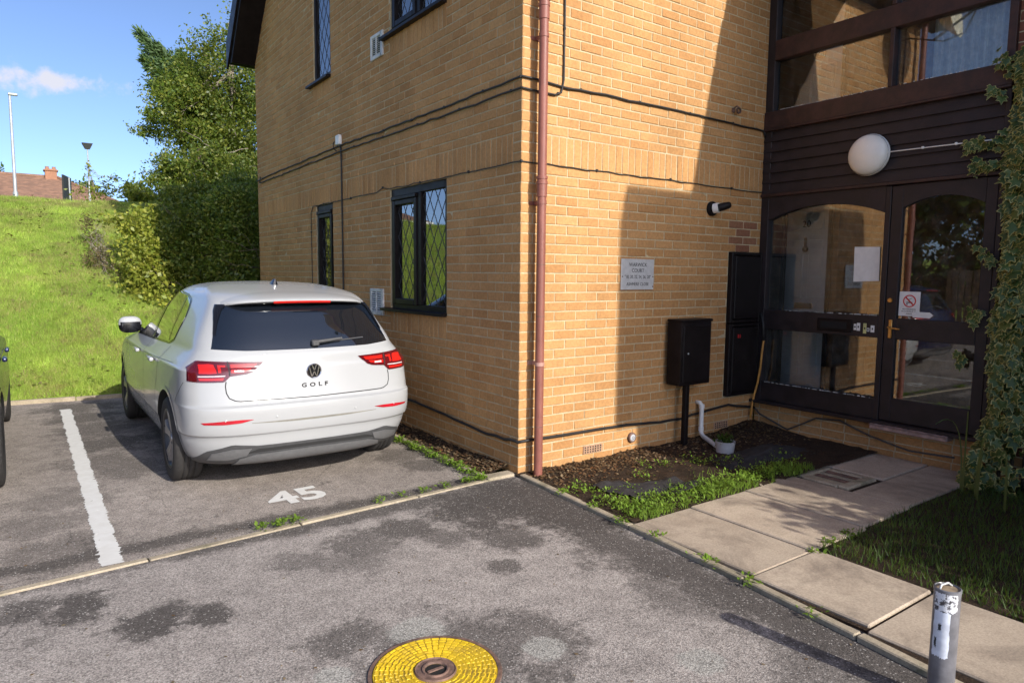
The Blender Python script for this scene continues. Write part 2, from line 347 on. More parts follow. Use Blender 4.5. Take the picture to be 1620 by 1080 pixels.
M['brown_wood'] = plain('stained_timber', (.042, .017, .013), .55, .4, 10, .4, 60, col2=(.022, .011, .010))
M['cladding'] = plain('dark_cladding', (.020, .012, .012), .6, .4, 9, .4, 60)
M['pipe'] = plain('brown_downpipe', (.24, .085, .062), .5, .12, 6, .1, speck=.15)
M['pipe_clip'] = plain('faded_clip', (.45, .25, .2), .6, .15, 20, .1)
M['white_plastic'] = plain('white_plastic', (.80, .79, .76), .45, .08, 12, .05)
M['white_dirty'] = plain('dirty_white_paint', (.62, .61, .58), .5, .15, 14, .1, col2=(.4, .4, .38))
M['cable'] = plain('black_cable', (.018, .016, .015), .6, .3, 30, .1)
M['cable_grey'] = plain('grey_cable', (.07, .062, .055), .6, .3, 30, .1)
M['steel'] = plain('brushed_steel', (.58, .58, .58), .42, .08, 30, .1, metal=.25)
M['ink'] = plain('black_ink', (.02, .02, .02), .7, .1, 30, 0)
M['red_ink'] = plain('red_ink', (.55, .02, .02), .6, .08, 30, 0)
M['paper'] = plain('paper', (.75, .74, .71), .8, .05, 20, .05)
M['brass'] = plain('tarnished_brass', (.55, .32, .10), .4, .2, 30, .1, metal=.8)
M['orange'] = plain('orange_hose', (.55, .25, .05), .5, .2, 30, .1)
M['yellow'] = plain('yellow_plastic', (.66, .44, .012), .55, .16, 22, .25, 160, col2=(.46, .30, .03), speck=.45)
M['rust'] = plain('rusty_iron', (.17, .10, .075), .8, .35, 30, .5, 120, col2=(.09, .06, .05))
M['dark_hole'] = plain('dark_recess', (.01, .009, .008), .9, .2, 20, 0)
M['plaster'] = plain('interior_plaster', (.55, .52, .47), .8, .06, 3, .05)
M['tread'] = plain('interior_floor', (.34, .31, .28), .8, .2, 8, .1)
M['curtain'] = plain('net_curtain', (.74, .72, .68), .9, .15, 20, .1)
M['tile'] = plain('roof_tiles', (.23, .13, .085), .85, .25, 3.5, .4, 25, col2=(.17, .10, .07))
M['hbrick'] = plain('house_brick', (.30, .15, .09), .9, .15, 6, .2)
M['render_white'] = plain('white_render', (.75, .74, .72), .7, .05, 5, .1)
M['galv'] = plain('galvanised_steel', (.34, .36, .37), .5, .08, 6, .05, metal=.3)
M['fabric'] = plain('weed_fabric', (.028, .025, .026), .85, .35, 14, .6, 200)
M['wood_fence'] = plain('fence_timber', (.13, .09, .055), .9, .35, 8, .4, 40)
M['pot'] = plain('grey_pot', (.42, .42, .44), .6, .1, 10, .1)
M['terra'] = plain('terracotta', (.40, .24, .15), .85, .2, 30, .3)
def glass(name, tint=(1, 1, 1), ior=1.75, rough=.01, dirt=.03):
    t = NT(name); fr = t.node('ShaderNodeFresnel'); fr.inputs['IOR'].default_value = ior
    gl = t.node('ShaderNodeBsdfGlossy'); gl.inputs['Roughness'].default_value = rough; gl.inputs['Color'].default_value = (.95, .96, .97, 1)
    tr = t.node('ShaderNodeBsdfTransparent'); tr.inputs['Color'].default_value = (*tint, 1)
    df = t.node('ShaderNodeBsdfDiffuse'); df.inputs['Color'].default_value = (.5, .48, .45, 1)
    m1 = t.node('ShaderNodeMixShader'); t.l.new(t.rng(t.noise(9, 6, .7), .4, .8, 0, dirt*3), m1.inputs[0]); t.l.new(tr.outputs[0], m1.inputs[1]); t.l.new(df.outputs[0], m1.inputs[2])
    nb = t.bump(t.noise(1.7, 2, .4), .012, .05); t.l.new(nb, gl.inputs['Normal'])
    m = t.node('ShaderNodeMixShader'); t.l.new(fr.outputs[0], m.inputs[0]); t.l.new(m1.outputs[0], m.inputs[1]); t.l.new(gl.outputs[0], m.inputs[2])
    return t.done(m.outputs[0])
M['glass'] = glass('entrance_glass', (.96, .97, .96), 1.75)
M['win_glass'] = glass('window_glass', (.55, .58, .58), 2.9)
M['lead'] = plain('lead_came', (.05, .05, .055), .6, .2, 30, .05, metal=.3)
# ------------------------------------------------------------------ ground
def fbm(x, y, s=1.0, seed=0.0):
    x = np.asarray(x, float)*s+seed; y = np.asarray(y, float)*s-seed*.7
    return (np.sin(1.3*x+1.7*np.sin(.9*y))+.6*np.sin(2.7*y+1.1*np.sin(2.1*x+.5))+.35*np.sin(5.3*x-4.1*y)+.2*np.sin(9.7*y+8.3*x))/2.15
def bank(x, y):
    x = np.asarray(x, float); y = np.asarray(y, float); t = np.clip((y-5.7+.1*(x+2.3))/7.4, 0, 1)
    h = 3.0*(t*(1.35-.35*t)); return np.where(t > 0, .03+h+.07*fbm(x, y, .8)*np.clip(t*6, 0, 1), -.12)
def field(name, xs, ys, zf, mat, parent=None, smooth=True):
    X, Y = np.meshgrid(xs, ys); Z = zf(X, Y); nx, ny = len(xs), len(ys)
    v = np.stack([X, Y, Z], -1).reshape(-1, 3); i = np.arange(ny-1)[:, None]*nx+np.arange(nx-1)[None]
    f = np.stack([i, i+1, i+nx+1, i+nx], -1).reshape(-1, 4)
    return link(name, np_mesh(name, v, f, smooth=smooth), mat, parent)
xs = np.concatenate([np.linspace(-400, -30, 8), np.linspace(-26, -8, 16), np.linspace(-7.5, 3, 70), np.linspace(4, 30, 14), np.linspace(50, 400, 6)])
ys = np.concatenate([np.linspace(-120, 5, 10), np.linspace(5.3, 6.2, 8), np.linspace(6.35, 14, 52), np.linspace(15, 60, 20), np.linspace(80, 700, 8)])
tag(field('ground', xs, ys, bank, M['turf']), kind='structure')

def edge_y(x): return .069+.0775*x
def kerb_y(x): return 5.45-.1*(x+2.3)
mb = MB(); mb.face([(-30, -16, 0), (.6, -16, 0), (.6, edge_y(.6)-.026, 0), (-30, edge_y(-30)-.026, 0)])
mb.box(-30, .6, -16, -3, -.11, -.02)
tag(mb.build('access_road', M['road']), kind='structure')
mb = MB(); mb.face([(-30, edge_y(-30)+.026, 0), (-.23, edge_y(-.23)+.026, 0), (-.23, kerb_y(-.23), 0), (-30, kerb_y(-30), 0)])
tag(mb.build('parking_bay', M['bay']), kind='structure')

def edging(name, pts, width, top, length, mat=M['edging'], depth=.09):
    root = MB(); a, b = Vector(pts[0]), Vector(pts[-1])
    root.tube([(a.x, a.y, top-depth-.06), (b.x, b.y, top-depth-.06)], .02, 4)
    base = tag(root.build(name, mat), kind='structure')
    for p, q in zip(pts[:-1], pts[1:]):
        p, q = Vector(p), Vector(q); d = q-p; L = d.length; n = max(1, round(L/length)); d.normalize(); nn = Vector((-d.y, d.x))
        for i in range(n):
            c = p+d*(L*(i+.5)/n); m = MB(); h = L/n/2-.004; w = width/2
            m.bbox(-h, h, -w, w, top-depth, top+random.uniform(-.003, .004), .006)
            me = m.mesh('edging_stone')
            o = link('edging_stone', me, mat, base); o.location = (c.x+nn.x*random.uniform(-.003, .003), c.y+nn.y*random.uniform(-.003, .003), 0); o.rotation_euler.z = math.atan2(d.y, d.x)+random.uniform(-.006, .006)
    return base
edging('bay_edging', [(-12.0, edge_y(-12)), (-6, edge_y(-6)), (-.02, edge_y(-.02))], .05, .008, .91)
edging('wall_side_edging', [(-.255, .14), (-.235, 5.4)], .05, .03, .91)
edging('bank_edging', [(-12, kerb_y(-12)), (.2, kerb_y(.2))], .06, .045, .91)
edging('path_edging', [(.02, -.03), (-.06, -1.28), (-.115, -2.15), (-.18, -2.77), (-.25, -3.4), (-.36, -4.6), (-.5, -6.2)], .05, .028, .91)

# painted bay lines and the bay number
def ragged_line(x0, x1, y0, y1, n=420):
    m = MB(); vv = []
    for i in range(n+1):
        y = y0+(y1-y0)*i/n; j = lambda: random.gauss(0, .0042)+.004*math.sin(i*.21+x0)-(.018*random.random() if random.random() < .04 else 0)
        vv += [(x0+j(), y, .004), (x1+j(), y, .004)]
    m.add(vv, [(2*i, 2*i+1, 2*i+3, 2*i+2) for i in range(n)]); return m
for k, (a, b) in enumerate([(-2.80, -2.695), (-5.25, -5.145), (-7.7, -7.6)]):
    o = ragged_line(a, b, edge_y(a)+.05, 4.9).build('bay_line', M['paint']); tag(o, kind='structure')
num = tag(place_text('bay_number', '45', .40, (-1.57, .475, .0045), (1, .03, 0), (-.03, 1, 0), M['paint'], None, 0, 1.0, .012, sx=1.0), kind='structure')

# ------------------------------------------------------------------ path, bed, lawn
base = MB().box(-.02, 2.98, -2.12, -1.25, -.1, .012).box(-.10, .5, -2.8, -2.12, -.1, .0121).box(-.2, .52, -3.6, -2.8, -.1, .0122).box(-.3, .5, -6.2, -3.6, -.1, .0123).build('paved_path', M['soil']); tag(base, kind='structure')
SL = [(-.035, .505, -2.145, -1.265), (.513, 1.115, -2.145, -1.255), (1.123, 1.735, -2.12, -1.215), (1.745, 2.985, -2.10, -1.70), (2.235, 2.985, -1.692, -1.2)]
yy = -2.153
for i in range(7):
    SL.append((-.085-.045*i+.01, .535+.01*i, yy-.61, yy)); yy -= .618
for (x0, x1, y0, y1) in SL:
    m = MB(); m.bbox(x0+.003, x1-.003, y0+.003, y1-.003, -.02, .026+random.uniform(-.005, .005), .007); o = m.build('slab', M['slab'], base)
def bed_z(x, y):
    d = np.hypot(x-2.85, y+.05); return .018+.012*fbm(x, y, 5)+.008*fbm(x, y, 17, 3)+.07*np.exp(-(d/.35)**2)+.02*np.clip(x/2, 0, 1)
tag(field('flower_bed', np.linspace(-.02, 3.0, 130), np.linspace(-1.27, .03, 70), bed_z, M['soil']), kind='structure')
def strip_z(x, y): return .02+.03*np.clip((x+.24)/.24, 0, 1)+.012*fbm(x, y, 6)
cp = MB().bbox(-.262, -.002, .02, .135, -.06, .022, .012, 2).build('corner_haunch', M['edging']); tag(cp, kind='structure')
tag(field('wall_strip_soil', np.linspace(-.235, .0, 14), np.linspace(.12, 5.4, 120), strip_z, M['soil']), kind='structure')
def lawn_z(x, y): return .015+.012*fbm(x, y, 3)
tag(field('lawn', np.linspace(.545, 3.0, 40), np.linspace(-7.5, -2.125, 60), lawn_z, M['soil']), kind='structure')

def blades(name, x, y, z, h, w, mat, label, cat, lean=.5, parent=None):
    n = len(x); a = rng.uniform(0, 2*np.pi, n); hh = h*rng.uniform(.5, 1.25, n); ln = hh*lean*rng.uniform(.1, 1, n); b = rng.uniform(0, 2*np.pi, n)
    ww = w*rng.uniform(.6, 1.3, n)
    p0 = np.stack([x-np.cos(a)*ww, y-np.sin(a)*ww, z-.01], -1); p1 = np.stack([x+np.cos(a)*ww, y+np.sin(a)*ww, z-.01], -1)
    p2 = np.stack([x+np.cos(b)*ln, y+np.sin(b)*ln, z+hh], -1)
    v = np.stack([p0, p1, p2], 1).reshape(-1, 3); f = np.arange(3*n).reshape(-1, 3)
    return tag(link(name, np_mesh(name, v, f), mat, parent), label, cat, kind='stuff')
# bank grass: dense where the picture looks, thinner beyond
n = 90000; gx = rng.uniform(-3.7, -.6, n); gy = 5.5+8.2*rng.uniform(0, 1, n)**1.1; k = gy > kerb_y(gx)+.05
gx, gy = gx[k], gy[k]; blades('bank_grass', gx, gy, bank(gx, gy), .055, .004, M['grass'], 'bright green rough grass on the bank behind the parking bays', 'grass', .8)
n = 45000; gx = rng.uniform(-13, -3.7, n); gy = rng.uniform(5.6, 13.5, n); k = gy > kerb_y(gx)+.05; gx, gy = gx[k], gy[k]
blades('far_bank_grass', gx, gy, bank(gx, gy), .075, .008, M['grass'], 'rough grass carrying on along the bank past the dark blue car', 'grass', .8)
n = 26000; gx = rng.uniform(.55, 2.98, n); gy = rng.uniform(-5.5, -2.13, n)
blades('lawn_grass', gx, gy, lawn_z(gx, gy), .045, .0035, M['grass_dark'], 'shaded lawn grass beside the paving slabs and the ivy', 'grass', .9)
n = 5000; gx = rng.uniform(-3.7, -.8, n); gy = rng.uniform(5.7, 13.5, n); k = fbm(gx, gy, 1.9, 4) > .35; gx, gy = gx[k], gy[k]
blades('bank_tufts', gx, gy, bank(gx, gy), .13, .005, M['grass'], 'taller ragged tufts scattered in the bank grass', 'grass', 1.0)
# weeds along the path side of the bed and by the kerbs: small leaflets
def leaflets(name, pts, size, mat, label, cat, up=.6, parent=None, flat=False):
    pts = np.asarray(pts); n = len(pts); a = rng.uniform(0, 2*np.pi, n); s = size*rng.uniform(.5, 1.3, n)
    d = np.stack([np.cos(a), np.sin(a), rng.uniform(-.1, up, n)], -1); e = np.stack([-np.sin(a), np.cos(a), rng.uniform(-.35, .35, n)], -1)
    if flat: d[:, 2] *= .25; e[:, 2] *= .4
    s1 = s[:, None]; v = np.stack([pts, pts+d*s1*.55+e*s1*.3, pts+d*s1, pts+d*s1*.55-e*s1*.3], 1).reshape(-1, 3)
    return tag(link(name, np_mesh(name, v, np.arange(4*n).reshape(-1, 4)), mat, parent), label, cat, kind='stuff')
def scatter(cent, n):
    out = []
    for (x, y, r, k, hgt) in cent:
        m = int(n*k); q = rng.normal(0, r*.5, (m, 2)); out.append(np.stack([x+q[:, 0], y+q[:, 1], rng.uniform(.0, hgt, m)], -1))
    return np.concatenate(out)
c = []
for i in range(26):
    t = i/25; c.append((.05+1.75*t, -1.16+.13*math.sin(i*1.7)*(1-t)+(.05 if t > .5 else 0), .13, 1, .05))
for i in range(9): c.append((.05+.1*i, -1.02+.05*math.sin(i*2.3), .1, .6, .04))
c += [(.12, -.55, .1, .8, .04), (.18, -.72, .12, .8, .04), (.1, -.9, .12, 1, .05), (.72, -.62, .07, .5, .05), (.42, -.8, .06, .4, .04), (1.35, -.62, .16, .8, .06), (1.62, -.75, .15, .8, .06), (1.1, -.5, .08, .4, .05), (.95, -.42, .06, .3, .05), (2.1, -.9, .15, .5, .05), (1.9, -1.12, .1, .6, .05)]
P = scatter(c, 115); P = P[(P[:, 1] > -1.275) & (P[:, 1] < -.02) & (P[:, 0] > .0) & (P[:, 0] < 2.9)]; P[:, 2] += bed_z(P[:, 0], P[:, 1])
leaflets('bed_weeds', P, .021, M['weed'], 'bright green low weeds along the slab edge of the bare bed', 'weeds', 1.2)
gx = rng.uniform(.05, 2.0, 2600); gy = -1.27+np.abs(rng.normal(0, .15, 2600)); k = (gy < -.5) & (fbm(gx, gy, 5) > -.05)
blades('bed_grass', gx[k], gy[k], bed_z(gx[k], gy[k]), .05, .003, M['weed'], 'grass tufts fringing the bed against the paving slabs', 'grass', .7)
c = []
for i in range(16): c.append((-.28-.02*math.sin(i*1.9), 1.5-.085*i, .05, .55 if i % 4 else 1.2, .03))
for (x, k) in [(-.3, 1.2), (-.42, .9), (-.62, .35), (-.8, .3), (-1.0, .2), (-1.15, .3), (-1.75, .5), (-1.85, .8), (-1.95, .4)]: c.append((x, edge_y(x)+.035, .05, k, .03))
for (x, y, k) in [(-.06, -1.2, .5), (-.085, -1.5, .25), (-.1, -1.9, .5), (-.13, -2.2, .3), (.0, -.55, .5), (-.02, -.9, .4), (.5, -2.16, .25), (.7, -2.14, .5), (.92, -2.13, .4), (-.17, -2.55, .2)]: c.append((x, y, .05, k, .03))
P = scatter(c, 130); leaflets('kerb_weeds', P+np.array([0, 0, .012]), .024, M['weed'], 'small weeds sprouting in the joints along the concrete edging', 'weeds', .9)
# leaf litter and soil crumbs
P = np.concatenate([np.stack([rng.uniform(.05, 2.95, 3200), -np.abs(rng.normal(0, .30, 3200))-.01, np.zeros(3200)], -1), np.stack([2.85-np.abs(rng.normal(0, .45, 900)), -np.abs(rng.normal(0, .3, 900))-.02, np.zeros(900)], -1), np.stack([rng.uniform(.1, 1.3, 1300), -np.abs(rng.normal(.15, .14, 1300))-.01, np.zeros(1300)], -1)])
P = P[(P[:, 1] > -1.2) & (P[:, 0] > .02) & (rng.uniform(0, 1, len(P)) < .62)]; P[:, 2] = bed_z(P[:, 0], P[:, 1])+.004
leaflets('bed_litter', P, .028, M['litter'], 'dry brown leaf litter over the bed at the wall foot', 'leaf litter', .5)
m_ = 1500; P = np.stack([rng.uniform(-.225, -.01, m_), .13+3.2*rng.uniform(0, 1, m_)**1.4, np.zeros(m_)], -1); P[:, 2] = strip_z(P[:, 0], P[:, 1])+.006
leaflets('strip_litter', P, .034, M['litter'], 'fallen leaves in the narrow strip below the gable wall', 'leaf litter', .5)
P = np.stack([rng.uniform(-3.6, .0, 150), rng.uniform(-3, 1.2, 150), np.full(150, .004)], -1)
leaflets('road_litter', P, .018, M['litter'], 'tiny scattered leaf scraps and grit on the tarmac', 'leaf litter', .3, flat=True)
n = 900; gx = rng.uniform(-3.7, -1.2, n); gy = rng.uniform(5.8, 13.3, n); k = fbm(gx, gy, 1.2, 2) > -.2; gx, gy = gx[k], gy[k]
leaflets('bank_litter', np.stack([gx, gy, bank(gx, gy)+.05], -1), .06, M['litter'], 'fallen brown leaves caught in the bank grass', 'leaf litter', .4)
# weed fabric rumpled on the bed
m = MB(); N = 26; vv = []
for j in range(N):
    for i in range(N):
        u, v_ = i/(N-1), j/(N-1); x = .20+.66*u+.10*v_+.03*math.sin(7*v_+2); y = -.60-.22*u-.44*v_*(1-.45*u)+.03*math.sin(8*u)
        vv.append((x, y, float(bed_z(x, y))+.02+.012*math.sin(9*u+5*v_)*math.cos(6*v_-3*u)+.012*random.random()))
m.add(vv, [(j*N+i, j*N+i+1, j*N+N+i+1, j*N+N+i) for j in range(N-1) for i in range(N-1)])
tag(m.build('weed_fabric', M['fabric'], smooth=True), 'rumpled black weed fabric lying on the bare bed', 'fabric')
# dark damp hollow of fresh earth
m = MB(); N = 18; vv = []
for j in range(N):
    for i in range(N):
        u, v_ = i/(N-1)*2-1, j/(N-1)*2-1; x = 2.0+.55*u; y = -.78+.2*v_; d = math.hypot(u, v_)
        vv.append((x+.04*random.random(), y+.03*random.random(), float(bed_z(x, y))+.055*max(0, 1-d*d)+.02*random.random()-.012))
m.add(vv, [(j*N+i, j*N+i+1, j*N+N+i+1, j*N+N+i) for j in range(N-1) for i in range(N-1)])
tag(m.build('earth_heap', M['fabric'], smooth=True), 'low heap of damp dark earth in the shaded bed', 'earth')
# ------------------------------------------------------------------ the apartment building
BLD = empty('apartment_building', (0, 0, 0), 'buff brick two storey apartment building with black windows and glazed timber entrance', 'building')
ROW = .075
_bm = {}
def brick_verts(w, h, seed):
    r = random.Random(seed); j = lambda s: r.uniform(-s, s); a, b = w/2, h/2; c = .003; v = []
    t1, t2, dn = j(.0016), j(.0016), j(.0012)
    for (sx, sz) in ((-1, -1), (1, -1), (1, 1), (-1, 1)):
        v.append((sx*(a-c), dn+sx*t1+sz*t2, sz*(b-c)))
    for (sx, sz) in ((-1, -1), (1, -1), (1, 1), (-1, 1)): v.append((sx*(a+j(.0012)), .003+dn, sz*(b+j(.0012))))
    for (sx, sz) in ((-1, -1), (1, -1), (1, 1), (-1, 1)): v.append((sx*a, .016, sz*b))
    f = [(0, 1, 2, 3)]+[(i+4, (i+1) % 4+4, (i+1) % 4, i) for i in range(4)]+[(i+8, (i+1) % 4+8, (i+1) % 4+4, i+4) for i in range(4)]
    return v, f
def brick_mesh(w, h):
    k = (round(w, 3), round(h, 3), random.randrange(5))
    if k not in _bm:
        v, f = brick_verts(k[0], k[1], hash(k)); me = bpy.data.meshes.new('brick'); me.from_pydata(v, [], f); me.update(); _bm[k] = me
    return _bm[k]
def brick_wall(name, to_world, rotz, u0, u1, z0, z1, openings=(), soldiers=(), odd_phase=0.0, mat=None, limit=None, nmax=300, back=.0038, red=None, parent=BLD, extra=None):
    """mortar bed with recessed joints plus real bricks; to_world(u, z, n) with n = depth behind the brick face"""
    us = sorted({u0, u1, *[max(u0, min(u1, o[i])) for o in openings for i in (0, 1)]}); zs = sorted({z0, z1, *[max(z0, min(z1, o[i])) for o in openings for i in (2, 3)]})
    m = MB()
    for a, b in zip(us[:-1], us[1:]):
        for c, d in zip(zs[:-1], zs[1:]):
            if any(o[0]-1e-6 <= a and b <= o[1]+1e-6 and o[2]-1e-6 <= c and d <= o[3]+1e-6 for o in openings): continue
            poly = [(a, c), (b, c), (b, d), (a, d)]
            m.face([to_world(u, z, back) for u, z in poly])
    for o in openings:               # reveals
        for (p, q) in (((o[0], o[2]), (o[0], o[3])), ((o[0], o[3]), (o[1], o[3])), ((o[1], o[3]), (o[1], o[2])), ((o[1], o[2]), (o[0], o[2]))):
            m.face([to_world(*p, back), to_world(*q, back), to_world(*q, .12), to_world(*p, .12)])
    wall = m.build(name, [M['mortar']], parent)
    items = []
    r0, r1 = int(round(z0/ROW)), int(math.ceil((z1-1e-6)/ROW))
    for r in range(r0, r1):
        za, zb = r*ROW+.005, r*ROW+.070; zc = (za+zb)/2; ph = odd_phase if r % 2 else .1125-odd_phase
        cuts = [(o[0], o[1]) for o in list(openings)+list(soldiers) if o[2]-.02 < zc < o[3]+.02]
        k = math.floor((u0-ph)/.225)-1; joints = []
        while ph+k*.225 < u1+.3: joints.append(ph+k*.225); k += 1
        for a, b in zip(joints[:-1], joints[1:]):
            segs = [(max(a, u0), min(b, u1))]
            for c in cuts:
                segs = [x for s in segs for x in ((s[0], min(s[1], c[0])), (max(s[0], c[1]), s[1])) if x[1]-x[0] > 1e-4]
            for s in segs:
                g0 = .0 if abs(s[0]-u0) < 1e-6 else .005; g1 = .0 if abs(s[1]-u1) < 1e-6 else .005
                w = s[1]-s[0]-g0-g1
                if w < .02: continue
                uc = s[0]+g0+w/2
                if limit and zb > limit(uc): continue
                items.append((uc, zc, round(w, 3), .065))
    for (ua, ub, za, zb) in soldiers:
        n = int(round((ub-ua)/.075)); pw = (ub-ua)/n
        for i in range(n):
            uc = ua+(i+.5)*pw
            if limit and zb > limit(uc): continue
            items.append((uc, (za+zb)/2, round(pw-.0095, 3), round(zb-za-.010, 3)))
    def area(it):
        ps = [view_px(to_world(it[0]+du, it[1]+dz, 0)) for du, dz in ((-it[2]/2, -it[3]/2), (it[2]/2, -it[3]/2), (-it[2]/2, it[3]/2))]
        if any(p is None or not (-5 < p[0] < 1625 and -5 < p[1] < 1085) for p in ps): return -1
        return abs((ps[1][0]-ps[0][0])*(ps[2][1]-ps[0][1])-(ps[1][1]-ps[0][1])*(ps[2][0]-ps[0][0]))
    items.sort(key=area, reverse=True)
    rm = Matrix.Rotation(rotz, 3, 'Z'); vv, ff = [], []
    for i, (uc, zc, w, h) in enumerate(items):
        isred = red and red[0] < uc < red[1] and red[2] < zc < red[3]
        c = Vector(to_world(uc, zc, random.uniform(-.0012, .0015)))
        if isred or (i < nmax and area((uc, zc, w, h)) > 0):
            me = brick_mesh(w, h)
            if isred: me = me.copy(); me.materials.clear()
            o = link('brick', me, M['brick_patch'] if isred else (mat or M['brick']), wall); o.location = c; o.rotation_euler = (0, random.gauss(0, .0018), rotz)
        else:
            v, f = brick_verts(w, h, random.random()); n = len(vv)
            for p in v:
                q = rm @ Vector(p); vv.append((q.x+c.x, q.y+c.y, q.z+c.z))
            ff += [tuple(k+n for k in q) for q in f]
    if vv:
        me = bpy.data.meshes.new('brickwork'); me.from_pydata(vv, [], ff); me.update()
        tag(link('brickwork', me, mat or M['brick'], wall), kind='stuff')
    return wall
WG = [(1.112, 2.25, 1.20, 2.40), (3.825, 4.40, 1.20, 2.40), (3.825, 4.40, 3.90, 5.25), (1.112, 2.22, 3.90, 5.10)]
verge = lambda y: 4.86+1.18*(6.96-y) if y > 3.45 else 4.86+1.18*(y+.06)
left_w = lambda u, z, n: (n, u, z)
right_w = lambda u, z, n: (u, n, z)
SOLD_L = [(.1125, 6.975, 2.40, 2.625), (1.112, 2.262, .975, 1.20), (3.825, 4.425, .975, 1.20), (1.112, 2.237, 3.675, 3.90), (3.825, 4.425, 3.675, 3.90)]
gw = brick_wall('gable_wall', left_w, -math.pi/2, 0, 6.975, 0, 5.925, WG, SOLD_L, .1125, limit=lambda u: min(5.92, verge(u)))
fwall = brick_wall('front_wall', right_w, 0, 0, 2.985, 0, 4.8, [(2.488, 2.985, .39, 1.80)], [(.2125, 2.985, 2.40, 2.625)], 0.0, red=(2.50, 2.86, 1.80, 2.11))
m = MB(); m.face([(.02, -.02, 5.9), (.02, 6.98, 5.9), (.02, 6.98, 4.84), (.02, 3.45, 9.0)]) ; m.v = m.v[:0]; m.f = []; m.m = []
# upper gable, rear and hidden walls of the block (outside the picture)
m.face([(.006, -.0, 5.92), (.006, 6.06, 5.92), (.006, 3.45, 8.95)]); m.face([(.0, 6.975, 0), (12, 6.975, 0), (12, 6.975, 4.85), (.0, 6.975, 4.85)]); m.face([(12, 6.975, 0), (12, -5, 0), (12, -5, 4.85), (12, 6.975, 4.85)])
m.face([(.003, 0.03, 4.78), (12, .03, 4.78), (12, .03, 4.92), (.003, .03, 4.92)])
m.build('rear_wall', M['brick_tex'], BLD)
# wall below and beside the glazed entrance (faces the bed), plane x = 3
scr_w = lambda u, z, n: (3.0+n, -u, z)
brick_wall('entrance_plinth', scr_w, -math.pi/2, 0.0, 2.085, -.0, .30, (), (), .06, nmax=60, mat=M['brick'])
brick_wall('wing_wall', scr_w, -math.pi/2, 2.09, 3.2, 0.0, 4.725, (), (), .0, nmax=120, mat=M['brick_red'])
m = MB(); m.face([(3.006, -3.2, 0), (3.006, -5.4, 0), (3.006, -5.4, 4.9), (3.006, -3.2, 4.9)])
m.face([(3.006, -2.09, 4.72), (3.006, -3.2, 4.72), (3.006, -3.2, 4.9), (3.006, -2.09, 4.9)])
# unseen block at the right, shaped to cast the front wall's stepped shadow
m.box(1.98, 3.0, -5.95, -5.4, -.1, 3.42); m.box(1.72, 3.0, -6.0, -5.395, 3.42, 5.18); m.box(3.005, 9, -11, -5.41, -.1, 4.9)
m.face([(12, -5.4, 0), (9, -5.4, 0), (9, -5.4, 4.9), (12, -5.4, 4.9)])
m.build('wing_and_shadow_block', M['brick_tex'], BLD)
# roofs and eaves
m = MB(); e = .35
m.add([(-e, -.20, 4.72), (13, -.20, 4.72), (13, 3.45, 9.02), (-e, 3.45, 9.02), (-e, 7.10, 4.72), (13, 7.10, 4.72)], [(3, 2, 5, 4)])
m.add([(-e, -.20, 4.72), (3.03, -.20, 4.72), (3.03, 3.45, 9.02), (-e, 3.45, 9.02), (4.6, -.20, 4.72), (13, -.20, 4.72), (13, 3.45, 9.02), (4.6, 3.45, 9.02), (3.03, 1.05, 6.19), (4.6, 1.05, 6.19)], [(0, 1, 2, 3), (4, 5, 6, 7), (8, 9, 7, 2)])  # front slope left open above the lobby to let daylight in
m.add([(2.50, -2.15, 5.02), (2.50, -5.5, 5.02), (7, -5.5, 7.6), (7, .3, 7.6), (12, -5.5, 5.02), (12, .3, 5.02), (4.6, -2.15, 6.22), (4.6, .3, 6.22), (7, -2.15, 7.6)], [(0, 1, 2, 8, 6), (6, 8, 3, 7), (3, 2, 4, 5)])
roof = m.build('roof', M['tile'], BLD)
m = MB()
poly = [(7.10, 4.58), (6.98, 4.585), (3.45, 8.70), (3.45, 8.98), (7.10, 4.98)]
m.prism([(a, b+.12) for a, b in poly], (-.34, .03), 'x'); m.prism([(7.16, 4.64), (3.45, 8.86), (3.45, 9.06), (7.16, 5.02)], (-.37, -.341), 'x')
m.build('bargeboard', M['black_plastic'], BLD)
m = MB(); m.box(-.3, 2.55, -.20, .0, 4.60, 4.74); m.box(2.56, 3.0, -5.45, .0, 4.86, 5.0); m.tube([(2.56, 0, 4.98), (2.56, -5.45, 4.98)], .055, 10)
m.build('eaves', M['black_plastic'], BLD)

# leaded windows of the gable wall
def clip_line(y0, z0, s, ya, yb, za, zb):
    pts = []
    for y in (ya, yb):
        z = z0+s*(y-y0)
        if za <= z <= zb: pts.append((y, z))
    for z in (za, zb):
        y = y0+(z-z0)/s
        if ya < y < yb: pts.append((y, z))
    pts = sorted(set((round(a, 5), round(b, 5)) for a, b in pts)); return (pts[0], pts[-1]) if len(pts) > 1 else None
def lattice(m, ya, yb, za, zb, x, pw=.15, ph=.245, t=.0045):
    s = ph/pw
    for sg in (1, -1):
        k = -60
        while k < 60:
            r = clip_line(ya+k*pw+.02, za, sg*s, ya, yb, za, zb); k += 1
            if not r: continue
            (p, q) = r; d = Vector((0, q[0]-p[0], q[1]-p[1]))
            if d.length < .02: continue
            d.normalize(); n = Vector((0, -d.z, d.y))*t; P, Q = Vector((x, *p)), Vector((x, *q)); o = Vector((-.003, 0, 0))
            m.add([P-n, P+n, Q+n, Q-n, P-n*.5+o, P+n*.5+o, Q+n*.5+o, Q-n*.5+o], [(4, 5, 6, 7), (0, 1, 5, 4), (1, 2, 6, 5), (2, 3, 7, 6), (3, 0, 4, 7)])
